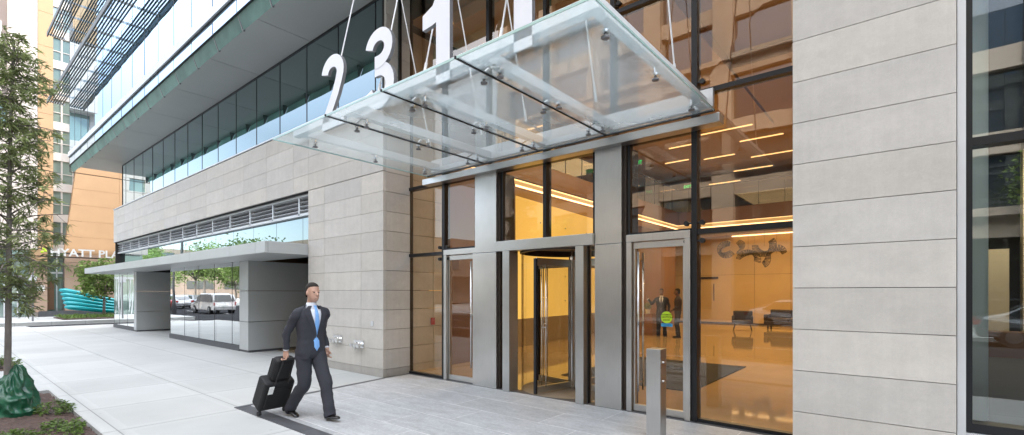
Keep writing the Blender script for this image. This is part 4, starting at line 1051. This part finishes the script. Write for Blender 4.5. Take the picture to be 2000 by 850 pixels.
st2 = dict(voxel=.010, kneeL=(.02,.09,.50), ankleL=(-.02,.10,.09), kneeR=(.03,-.09,.50), ankleR=(.0,-.10,.09), elbowL=(.0,.25,1.14), wristL=(.16,.17,1.0), elbowR=(-.02,-.25,1.14), wristR=(.15,-.18,1.0), handL=(.8,-.4,-.4), handR=(.8,.4,-.4))
person('man in a dark shirt and dark trousers in profile, listening in the lobby', (-6.45, 17.25, .01), R(200), st2, M['skind'], M['dshirt'], M['jeans'], coat=False, scale=.99)

# suitcase pulled by the walking man
W0 = Vector((-6.60, 2.93, .03)); HD = Vector((-6.155, 2.945, .80))
ua = (HD-W0).normalized(); wd = Vector((-ua.y, ua.x, 0)).normalized(); nd = ua.cross(wd).normalized()
if nd.x > 0: nd = -nd
SC = thing('roller_suitcase', 'black fabric roller suitcase with a smaller bag strapped on top, pulled by the man', 'suitcase', (W0.x, W0.y, .009))
def sbox(u0, u1, w0, w1, n0, n1):
    c = W0+ua*(u0+u1)/2+wd*(w0+w1)/2+nd*(n0+n1)/2
    return MB().obox(c, wd*(w1-w0)/2, nd*(n1-n0)/2, ua*(u1-u0)/2)
sbox(.05,.50,-.20,.20,.0,.22).build('case', M['luggage'], SC, bevel=.03)
pk = sbox(.10,.44,-.165,.165,.222,.262).build('front_pocket', M['luggage'], SC, bevel=.015)
for s in (-.17, .17):
    MB().tube(W0+wd*(s-.02)+ua*.02+nd*.01, W0+wd*(s+.02)+ua*.02+nd*.01, .030, n=14).build('wheel', M['tyre'], SC)
h = MB()
for s in (-.09, .09): h.tube(W0+wd*s+ua*.48-nd*.012, HD+wd*s*.75-nd*.012, .009, n=8)
h.tube(HD+wd*.09-nd*.012, HD-wd*.09-nd*.012, .014, n=10); h.build('pull_handle', M['lug2'], SC)
sbox(.505,.84,-.13,.13,.02,.16).build('top_bag', M['luggage'], SC, bevel=.045)
sp_ = MB()
for s in (-.10,.10): sp_.obox(W0+ua*.655+wd*s+nd*.172, wd*.016, nd*.002, ua*.13)
sp_.build('strap', M['lug2'], SC)
sbox(.09,.40,-.15,.15,-.022,-.002).build('back_pocket', M['luggage'], SC, bevel=.012)
sbox(.405,.412,-.17,.17,-.010,-.001).build('zip', M['lug2'], SC)
tg = sbox(.36,.475,-.155,-.095,-.036,-.028).build('luggage_tag', M['white'], SC)
sbox(.40,.415,-.16,.16,.264,.268).build('zip', M['lug2'], SC)

# ------------------------------------------------------------------ vegetation
def leaf_quad(mb, c, d, ln, wd_, sh, up=None):
    d = d.normalized(); s = d.cross(up if up is not None else Vector((rand(-1,1),rand(-1,1),rand(-1,1)))).normalized()
    bend = Vector((0,0,-1))*ln*.12
    mid = c+d*ln*.45
    n = mb.add([c, mid+s*wd_/2, c+d*ln+bend, mid-s*wd_/2]); mb.face((n,n+1,n+2,n+3), sh)
def young_tree(label, loc, group=None, nclump=300):
    T = thing('street_tree', label, 'tree', loc, 0, group)
    tr = MB(); tp = []
    for i in range(13):
        f = i/12; z = 5.05*f
        tp.append(Vector((.02*math.sin(f*5)+.10*f, .02*math.cos(f*4)-.02+.10*f, z)))
    tr.path(tp, [.036*(1-.78*(i/12))+.005+(.012 if i == 0 else 0) for i in range(13)], 12)
    cr = MB(); br = MB(); tips = []
    def at(z): 
        f = z/5.05; return Vector((.02*math.sin(f*5)+.10*f, .02*math.cos(f*4)-.02+.10*f, z))
    ga = 0; NB = 84
    for i in range(NB):
        f = (i+.5)/NB; z = 1.55+3.45*f
        ga += 2.4
        env = .80*min(1, (f+.22)/.34)*(1-.60*f**2.2)
        ln = env*rand(.5,1.2)
        d = Vector((math.cos(ga), math.sin(ga), rand(-.25,.85)*(0.45+.6*f))).normalized()
        drp = rand(.08,.26)
        p = [at(z), at(z)+d*ln*.4, at(z)+d*ln*.75+Vector((0,0,-drp*.5*ln)), at(z)+d*ln+Vector((0,0,-drp*ln))]
        br.path(p, [.013*(1-.5*f),.009*(1-.5*f),.006,.003], 5)
        for k in range(7):
            t = .22+.78*(k+rand(0,1))/9; q = at(z)+d*ln*t+Vector((0,0,-drp*ln*t*t)); sdv = Vector((rand(-1,1),rand(-1,1),rand(-1,1)))
            e = q+sdv*rand(.06,.24)*(1.1-.3*t); br.path([q, e], [.004,.002], 4); tips.append((e, sdv, z))
            if rand(0,1) < .45: tips.append((q.lerp(e,.5), sdv, z))
    for (c, sd, z) in tips:
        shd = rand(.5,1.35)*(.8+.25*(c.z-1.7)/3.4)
        for k in range(random.randint(8,13)):
            a = rand(0,2*PI); d = Vector((math.cos(a), math.sin(a), rand(-1.1,.5)))+sd*.6
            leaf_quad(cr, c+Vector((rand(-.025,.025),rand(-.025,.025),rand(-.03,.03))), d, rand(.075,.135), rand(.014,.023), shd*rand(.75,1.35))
    tro = tr.build('trunk', M['bark'], T, False, smooth=True); br.build('limbs', M['bark'], tro, False)
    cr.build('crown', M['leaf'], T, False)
    return T
TREE = young_tree('slender young oak with a green watering bag at its foot, near the kerb', (-9.40, .66, -.03))
def shrub(label, loc, rad=.22, n=70, hs=1.0):
    S = thing('ground_shrub', label, 'shrub', loc, 0, 'low shrubs in the mulch bed'); fo = MB(); st_ = MB()
    for i in range(n):
        a, r_ = rand(0,2*PI), rad*math.sqrt(rand(0,1)); b_ = Vector((r_*math.cos(a)*.4, r_*math.sin(a)*.4, 0)); tipp = Vector((r_*math.cos(a), r_*math.sin(a), hs*rand(.10,.26)*(1.15-r_/rad*.5)))
        st_.path([b_, tipp], [.004,.002], 4)
        sh = rand(.6,1.35)
        for k in range(11):
            aa = rand(0,2*PI); d = Vector((math.cos(aa),math.sin(aa),rand(-.1,.8)*hs)); leaf_quad(fo, tipp+Vector((0,0,-rand(0,.06))), d, rand(.035,.06), rand(.014,.022), sh*rand(.8,1.25))
    fo.build('foliage', M['leafy'], S, False); st_.build('stems', M['bark'], S, False)
    return S
shrub('bright green low shrub just behind the green watering bag', (-9.05, 1.10, -.02), .20, 46, .8)
shrub('broad leafy shrub in the mulch in front of the watering bag', (-7.86, .98, -.02), .23, 62, .62)
shrub('yellowish sprig of shrub at the mulch edge nearest the pavement', (-7.45, 1.06, -.02), .09, 14, .7)
shrub('low shrub nearest the camera in the mulch bed', (-7.72, .60, -.02), .20, 50, .55)
shrub('dark low shrub behind the young trunk in the far bed', (-15.2, 1.05, -.01), .28, 70)
shrub('small shrub beside the bike rack in the far bed', (-16.6, .9, -.01), .25, 50)
# watering bag
bg_ = MB(); rings = []
def ridged(v): return 1-abs(mnoise.noise(v))*2
for i in range(34):
    f = i/33; z = .57*f
    rad = .285-.02*f-.205*f**1.5+.03*math.sin(f*PI)
    rg_ = []
    for k in range(96):
        a = 2*PI*k/96; c_, s_ = math.cos(a), math.sin(a)
        w_ = .055*(ridged((c_*1.6+f*1.5, s_*1.6, f*2.2))-.5)+.032*(ridged((c_*3.1, s_*3.1+f*2, f*4.5+7))-.5)+.02*math.sin(a*3+f*3)*f
        flop = .13*max(0, math.cos(a-1.0))*max(0, f-.6)/.4
        rr_ = rad+w_*(.35+.65*min(1, f*4))
        rg_.append((rr_*c_*1.02, rr_*s_*.95, z+flop+(.03*mnoise.noise((c_*2,s_*2,f*6)) if i else 0)))
    rings.append(rg_)
bg_.loft(rings, cap=True)
o = bg_.build('watering_bag', M['bag'], None, smooth=True); o.location = (-9.34, .72, -.03); tag(o, 'green plastic tree watering bag wrapped round the young trunk', 'watering bag')
# bike racks
def rack(label, x, y):
    o = MB()
    pts = [(0,-.0,0),(0,0,.55)] + [(.27-.27*math.cos(R(a)), 0, .55+.27*math.sin(R(a))) for a in range(15,180,15)] + [(.54,0,.55),(.54,0,0)]
    o.path(pts, .024, 10)
    for p in (0,.54): o.tube((p,0,0),(p,0,.012),.06,n=14)
    k = o.build('bike_rack', M['chrome'], None, smooth=True); k.location = (x,y,.0); k.rotation_euler = (0,0,R(-98)); tag(k, label, 'bike rack')
    return k
rack('steel hoop bike rack beside the young tree', -13.6, .80)

# ------------------------------------------------------------------ hotel across the side street
HX = -43.4
HT = thing('hotel_building', 'orange, tan and cream panelled hotel across the side street', 'building', (HX, 6, 0))
def hpan(name, m, rects, x=HX, depth=.25, hj=1.0, vj=None):
    mb = MB()
    for (y0, y1, z0, z1) in rects:
        z = z0
        while z < z1-.02:
            zz = min(z+hj, z1); mb.box(x-depth, y0, z+.008, x, y1, zz-.008, rand(.97,1.03)); z = zz
    return mb.build(name, m, HT)
py = MB()
z = 4.3
def pyl(z): return 5.72+.055*(z-4.3)*1.9
while z < 15:
    for (ya, yb) in ((None, 8.6), (8.62, 11.5), (11.52, 14.0)):
        a0, a1 = (pyl(z), pyl(z+1.08)) if ya is None else (ya, ya)
        py.prism([(a0,z),(yb,z),(yb,z+1.075),(a1,z+1.075)], lambda u, v, w_: (w_, u, v), HX-.5, HX+.0)
    z += 1.09
py.build('orange_pylon', M['hotelorange'], HT)
MB().box(HX-.52, 6.6, 4.2, HX-.02, 14, 24).build('pylon_core', M['hotelorange'], HT)
hpan('tan_pilaster', M['hotelorange'], [(4.46,5.18,4.5,24)], hj=2.2)
hpan('cream_wall', M['hotelcream'], [(1.3,4.44,4.4,9.0),(1.3,4.44,9.9,11.9),(2.6,4.44,9.0,9.9),(1.3,1.6,9.0,9.9),(3.1,4.44,11.9,24),(1.3,1.7,11.9,24)], hj=1.5)
hpan('cream_bay', M['hotelcream'], [(1.3,2.8,13.8,18.2)], x=HX+.8, depth=.9, hj=1.4)
hpan('orange_bay', M['hotelorange'], [(1.3,2.4,18.4,26)], x=HX+.9, depth=1.0, hj=1.6)
wf = MB()
for k in range(10):
    ww = MB(); wh = MB()
    z = 4.3+k*2.05
    ww.box(HX-.62, 5.19, z+.55, HX-.60, 7.6, z+2.05); wh.box(HX-.66, 5.19, z, HX-.50, 7.6, z+.54)
    ww.build('window', M['hotelglass'], HT); wh.build('window_spandrel', M['hotelwhite'], HT)
    for y in (5.62, 5.66, 6.2, 6.9): wf.box(HX-.6, y, z+.54, HX-.54, y+.05, z+2.05)
    wf.box(HX-.6, 5.19, z+1.15, HX-.55, 7.6, z+1.2)
for (y0,y1,z0,z1) in ((1.6,2.6,9.0,9.9),(1.7,3.1,11.9,13.8)):
    MB().box(HX-.2,y0,z0,HX-.18,y1,z1).build('window', M['hotelglass'], HT)
wf.build('window_frame', M['hotelwhite'], HT)
hpan('ground_pier', M['hoteltan'], [(4.15,4.9,.35,3.65)], hj=1.1); hpan('ground_wall', M['hoteltan'], [(5.75,14,.35,4.2)], hj=1.1)
hpan('sunlit_ground_pier', M['hotelorange'], [(4.15,4.9,3.66,4.45)], hj=1.1)  # orange above the tan pier puts its sunlit top into the colour
MB().box(HX-.3, 4.5, 0, HX+.08, 14, .42).build('black_plinth', M['dgranite'], HT)
for q in ((HX-.9, 4.9, .4, HX-.85, 5.75, 4.3),(HX-1.2,1.4,.06,HX-1.15,4.15,4.4)): MB().box(*q).build('entrance_glazing', M['hotelglass'], HT)
ef = MB(); ef.box(HX-.85, 4.9, 2.9, HX-.78, 5.75, 3.0); ef.box(HX-.85,5.42,.4,HX-.78,5.48,4.3)
for y in (1.6,2.2,2.4,3.0,3.6): ef.box(HX-1.15,y,.06,HX-1.08,y+.06,2.6)
ef.box(HX-1.15,1.4,2.6,HX-1.05,4.15,2.75)
ef.build('entrance_frame', M['whitemetal'], HT)
MB().box(HX-.9, 4.86, .5, HX-.6, 5.3, 2.4).build('lit_doorway', M['lobbybrown'], HT)
MB().box(HX, 4.42, 1.75, HX+.03, 4.78, 2.08).build('wall_plaque', M['white'], HT)
MB().box(HX+.35, 3.7, 3.93, HX+.6, 14, 4.0).build('sign_rail', M['darkmetal'], HT)
t = text_mb('HYATT PLACE', 1.0, .06, .02)
xsv = [v[0] for v in t.v]; ysv = [v[1] for v in t.v]
t = mapv(t, lambda a, b, c: (HX+.5+c, 5.0+(a-min(xsv))/(max(xsv)-min(xsv))*4.35, 4.02+(b-min(ysv))/(max(ysv)-min(ysv))*.52))
t.build('sign_lettering', M['white'], HT)
lg = MB()
for (dy, dz, c) in ((0,0,0),(.16,.08,0),(.08,.2,0)): lg.ball((HX+.5,4.6+dy,4.24+dz),.05,.08,.08)
lg.build('sign_emblem', M['decal'], HT)
MB().box(HX-22, 1.35, 0, HX-1.3, 40, 24).build('hotel_core', M['hotelcream'], HT)
# teal sculpture of nested tubes
sc = thing('tube_sculpture', 'glossy teal sculpture of stacked curved tubes in front of the hotel', 'sculpture', (-41.2, 6.8, .3))
for k in range(5):
    mb = MB(); pts = []; rad = []
    for i in range(22):
        f = i/21
        y = 5.25+.05*(4-k)+5.0*f; zt = (.62+.27*k)*(1-f)+(.30+.085*k)*f-.30*math.sin(f*PI)*(1-.05*k)-.12*(1-f)**8
        pts.append((-41.3+.35*math.sin(f*PI)-.07*k, y, zt+.22)); rad.append((.185*(1-f)+.075*f)*min(1, (f+.02)*11+.2))
    mb.path(pts, rad, 14); mb.build('tube', M['teal'], sc, smooth=True)
# hotel side bed, small tree, pole
MB().box(-41.0, 4.9, .0, -37.4, 14, .10).build('hotel_bed', M['mulch'], kind='structure')
gm = MB()
for i in range(900):
    c = Vector((rand(-40.8,-37.5), 5+abs(random.gauss(0,1))*2.2, .10)); leaf_quad(gm, c, Vector((rand(-1,1),rand(-1,1),rand(.6,2))), rand(.15,.35), .05, rand(.7,1.5))
gm.build('hotel_ground_cover', M['leafy'], kind='stuff')
def round_tree(label, loc, h, rad, n=420, group=None, zc_=None, leafs=.16, mat_='leafd'):
    T = thing('broadleaf_tree', label, 'tree', loc, 0, group); tr = MB(); zb = h*.36
    tr.path([(0,0,0),(.02,0,h*.2),(0,.02,zb),(0,0,h*.7)], [h*.022,h*.018,h*.015,h*.006], 8)
    for k in range(9):
        a = k*2.4; tr.path([(0,0,zb+.05*k*h*.1),(rad*.35*math.cos(a),rad*.35*math.sin(a),zb+h*.14+.02*k*h),(rad*.7*math.cos(a),rad*.7*math.sin(a),zb+h*.26+.03*h*(k%4))],[h*.010,h*.006,h*.003],5)
    tro = tr.build('trunk', M['bark'], T, False, smooth=True)
    cr = MB()
    cl_ = []
    for k in range(38):
        v = Vector((random.gauss(0,1),random.gauss(0,1),random.gauss(0,1))).normalized()*rand(.45,1)
        cl_.append((Vector((v.x*rad*.85, v.y*rad*.85, h*.68+v.z*h*.30)), rand(.6,1.3)))
    for i in range(n):
        c, sh = random.choice(cl_); p = c+Vector((random.gauss(0,1),random.gauss(0,1),random.gauss(0,1)))*rad*.16
        leaf_quad(cr, p, Vector((rand(-1,1),rand(-1,1),rand(-.6,.4))), leafs*rand(.7,1.3), leafs*.5, sh*rand(.7,1.3))
    cr.build('crown', M[mat_], T, False); return T
round_tree('small round tree in the bed in front of the hotel', (-39.4, 7.05, .05), 3.75, 1.35, 2600, leafs=.24)
po = thing('sign_pole', 'thin dark grey sign pole on the corner in front of the hotel', 'pole', (-37.2, 3.62, .05))
MB().tube((0,0,0),(0,0,3.0),.045,n=10).build('pole', M['numside'], po, False)
MB().box(-.03,-.16,2.2,.03,.16,2.55).build('sign_plate', M['whitemetal'], po, False)

# ------------------------------------------------------------------ the far side of the street (seen in the glass)
OB = thing('stone_office_block', 'tan stone office block across the street, mirrored in the lobby glass', 'building', (8, -22, 0))
YO = -18.5
pm = MB()
x = -27.0; nb = 0
while x < 42:
    pm.box(x, YO-.5, 0, x+1.15, YO+.15, 25)
    gm = MB(); sm = MB(); gm.box(x+1.15, YO-.5, .6, x+4.4, YO-.42, 24.4); gm.build('window', M['oppglass'], OB)
    for k in range(7):
        z = 4.0+k*3.6; sm.box(x+1.15, YO-.45, z, x+4.4, YO-.08, z+.95)
    sm.build('spandrel', M['oppstone'], OB)
    for q in ():
        sm.box(x+q-.05, YO-.43, .6, x+q+.05, YO-.30, 24.4)
    x += 4.4
pm.box(-27, YO-.5, 24.4, 43.2, YO+.55, 25.4); pm.box(-27, YO-.5, 4.9-.0, 43.2, YO+.32, 5.25); pm.box(-27,YO-.5,15.6,43.2,YO+.32,15.9)
pm.build('wall', M['oppstone'], OB)
MB().box(-27, -40, 0, 43, YO-.52, 25).build('core', M['oppdark'], OB)
LB = thing('low_brown_block', 'low brown building with a curved glazed corner down the street, seen in the storefront glass', 'building', (-75, -28, 0))
pm = MB(); pm.box(-76, -44, 4.0, -52, -24, 9.5); pm.box(-76,-44,0,-54,-26,4.0); pm.build('wall', M['oppdark'], LB)
for q in ((-75,-23.99,5,-53,-23.9,7.2),(-51.99,-38,5,-51.9,-25,7.4)): MB().box(*q).build('window', M['oppglass'], LB)
MB().box(-51.8,-30,7.7,-51.7,-24,8.9).build('sunlit_sign', emit('sunlit sign glow',(1,.9,.75),3), LB)  # emission imitates sunlight on the sign face
DB = thing('distant_office_block', 'brown office block closing the far end of the street', 'building', (-150, -10, 0))
MB().box(-170, -70, 0, -150, 45, 13).build('wall', M['oppdark'], DB)
for k in range(12):
    for q in (2.5, 6.2, 9.8): MB().box(-150.05, -66+k*9, q, -149.9, -60.5+k*9, q+2.2).build('window', M['oppglass'], DB)
for i, (x, y, h, r_) in enumerate(((-37,-15.4,7.5,2.4),(-46,-15.6,8.5,2.8),(-58,-15.5,8,2.6),(-70,-16,9,3.0),(-84,-15,9,3.2),(-20,-15.6,7,2.2),(5.2,-15.3,8.0,2.4),(12,-15.5,8.5,2.8),(-96,-20,11,4),(-104,-12,11,4),(-112,-6,12,4.5),(-116,0,11,4),(-120,-16,12,5),(-128,-10,13,5),(-90,-25,11,4),(-66,-17,8,3.4),(-76,-19,8,3.4),(-54,-18.5,7.5,3),(-100,2.0,8,3.4),(-84,-20,7,3),(-110,-18,8,3.6),(-64,-19,7,3))):
    round_tree(['street tree beyond the crossing','tall street tree on the far pavement','broad tree far down the road'][i%3]+', seen only as a reflection', (x,y,0), h, r_, 5200 if x > 0 else 1700, group='trees on the far pavement', leafs=.19 if x > 0 else .45)

def car(label, paint, loc, rz, suv=False):
    T = thing('parked_car' if False else 'car', label, 'car', loc, rz, 'cars on the road')
    H = 1.70 if suv else 1.45; Lh = 2.25
    side = [(-2.2,.32),(2.2,.32),(2.28,.55),(2.22,.80),(1.25,.95),(.55,H-.05),(.2,H),(-1.2,H) if suv else (-.9,H),(-1.9,H-.12) if suv else (-1.5,H-.32),(-2.15,1.02) if suv else (-2.1,.98),(-2.28,.6)]
    b = MB(); n = len(side)
    for (yy0, yy1, ins) in ((-.88,.88,0),):
        rings = []
        for y, s in ((-.90,.90),(-.84,1.0),(.84,1.0),(.90,.90)):
            rings.append([(px*(.985 if s < 1 else 1), y*(1 if pz < 1.0 else .86), .32+(pz-.32)*(s if s < 1 else 1)) for px, pz in side])
        b.loft(rings, True)
    b.build('body', CAR[paint], T, False, bevel=.05)
    g = MB(); zt = H-.10
    for s in (-1, 1): g.quad((1.08,s*.895,1.0),(-1.9 if suv else -1.6,s*.895,1.0),(-1.55 if suv else -1.05,s*.795,zt),(.45,s*.795,zt))
    g.quad((-2.21 if suv else -2.06,-.68,1.05),(-2.21 if suv else -2.06,.68,1.05),(-1.96 if suv else -1.30,.62,zt-.03),(-1.96 if suv else -1.30,-.62,zt-.03))
    g.quad((1.24,-.7,.99),(1.24,.7,.99),(.60,.62,zt+.03),(.60,-.62,zt+.03))
    g.build('window', M['carglass'], T, False)
    for x in (-1.38, 1.38):
        for s in (-1, 1):
            w_ = MB().tube((x,s*.74,.33),(x,s*.92,.33),.33,n=20).build('wheel', M['tyre'], T, False)
            MB().tube((x,s*.90,.33),(x,s*.93,.33),.21,n=16).build('rim', M['chrome'], w_, False)
    for s in (-1, 1):
        MB().box(-2.33,s*.78-.10,.72,-2.15,s*.78+.08,.98 if suv else .88).build('tail_lamp', M['taillamp'], T, False)
        MB().box(2.12,s*.72-.14,.62,2.27,s*.72+.12,.76).build('headlight', M['headlamp'], T, False)
    MB().box(-2.31,-.26,.58,-2.26,.26,.70).build('number_plate', M['white'], T, False)
    return T
for lab, p, x, y, rz, suv in (('white sport utility car driving away, mirrored in the storefront','white',-46,-4.4,PI,True),('dark red saloon beside the white car, mirrored in the storefront','red',-58,-3.4,PI,False),
    ('silver hatchback in the kerbside lane behind the white car','silver',-62,-6.4,PI,False),('black sport utility car at the crossing, mirrored at the storefront edge','black',-37.5,-8.2,0,True),
    ('dark red hatchback far down the road','red',-68,-6.2,PI,False),('white saloon parked across the street, ghosted in the lobby glass','white',-3.6,-12.6,0,False),
    ('grey saloon parked across from the stone pier','grey',4.0,-12.6,0,False),('silver saloon in the far lane beside the hotel corner','silver',-63,-9.9,0,False),('black saloon waiting far down the road','black',-76,-3.0,PI,False),('blue-grey hatchback queuing far down the road','grey',-66,-9.6,0,False),('silver saloon third in the queue beyond the crossing','silver',-71,-9.4,0,False),('white saloon at the back of the far queue','white',-78,-9.7,0,False),('red sport utility car far beyond the crossing','red',-92,-3.2,PI,True),('black saloon farthest down the road','black',-97,-6.3,PI,False),('white van far down the road','white',-86,-6.4,PI,True)):
    car(lab, p, (x, y, -.14), rz, suv)
# street lamp seen in the glass
sl_ = thing('street_lamp', 'tall grey street lamp with a curved arm at the kerb, mirrored in the strip glazing', 'street lamp', (-44, -1.0, -.1))
MB().path([(0,0,0),(0,0,8),(0,-.6,8.6),(0,-2.2,8.75)],[.11,.07,.05,.04],10).build('post', M['numside'], sl_, False, smooth=True)
MB().box(-.12,-2.9,8.66,.12,-2.1,8.80).build('lamp_head', M['alulite'], sl_, False)

# ------------------------------------------------------------------ sky, sun, camera
SKY = 1.06
SUN = Vector((.50, .866, 0)).normalized(); EL = R(38)
sv = Vector((SUN.x*math.cos(EL), SUN.y*math.cos(EL), math.sin(EL)))
ld = bpy.data.lights.new('sun', 'SUN'); ld.energy = 3.8; ld.angle = R(.53); ld.color = (1,.90,.76)
lo = bpy.data.objects.new('sun', ld); col.objects.link(lo); lo.rotation_euler = (-sv).to_track_quat('-Z','Y').to_euler(); lo.location = (20,40,60)
w = bpy.data.worlds.new('World'); scene.world = w; w.use_nodes = True
N, L = w.node_tree.nodes, w.node_tree.links
bgn = N['Background']
sky = N.new('ShaderNodeTexSky'); sky.sky_type = 'NISHITA'; sky.sun_disc = False; sky.sun_elevation = EL; sky.sun_rotation = math.atan2(SUN.x, SUN.y)
sky.air_density = 1.0; sky.dust_density = .8; sky.ozone_density = 1.0
hs_ = N.new('ShaderNodeHueSaturation')
L.new(sky.outputs[0], hs_.inputs['Color'])
tcw = N.new('ShaderNodeTexCoord'); sxy = N.new('ShaderNodeSeparateXYZ'); L.new(tcw.outputs['Generated'], sxy.inputs[0])
mrw = N.new('ShaderNodeMapRange'); mrw.inputs[1].default_value = .28; mrw.inputs[2].default_value = .85; mrw.inputs[3].default_value = .37; mrw.inputs[4].default_value = 2.2
L.new(sxy.outputs[2], mrw.inputs[0])
mrs_ = N.new('ShaderNodeMapRange'); mrs_.inputs[1].default_value = .35; mrs_.inputs[2].default_value = .70; mrs_.inputs[3].default_value = .58; mrs_.inputs[4].default_value = .16
L.new(sxy.outputs[2], mrs_.inputs[0]); L.new(mrs_.outputs[0], hs_.inputs['Saturation'])
vsw = N.new('ShaderNodeVectorMath'); vsw.operation = 'SCALE'; L.new(hs_.outputs[0], vsw.inputs[0]); L.new(mrw.outputs[0], vsw.inputs['Scale'])
L.new(vsw.outputs[0], bgn.inputs[0]); bgn.inputs[1].default_value = SKY
cam = bpy.data.cameras.new('camera'); co = bpy.data.objects.new('camera', cam); col.objects.link(co)
cam.sensor_width = 36; cam.sensor_fit = 'HORIZONTAL'; cam.lens = 939/2000*36; cam.shift_y = 146/2000; cam.clip_end = 3000; cam.clip_start = .05
co.location = (0,0,1.65); co.rotation_euler = (R(90), 0, math.atan2(.63654, .77124))
scene.camera = co
scene.view_settings.view_transform = 'Standard'; scene.view_settings.look = 'None'; scene.view_settings.exposure = 0; scene.view_settings.gamma = 1
scene.cycles.use_denoising = True; scene.cycles.max_bounces = 10; scene.cycles.transparent_max_bounces = 24; scene.cycles.glossy_bounces = 6; scene.cycles.diffuse_bounces = 4
scene.cycles.sample_clamp_indirect = 4; scene.cycles.caustics_reflective = False; scene.cycles.caustics_refractive = False
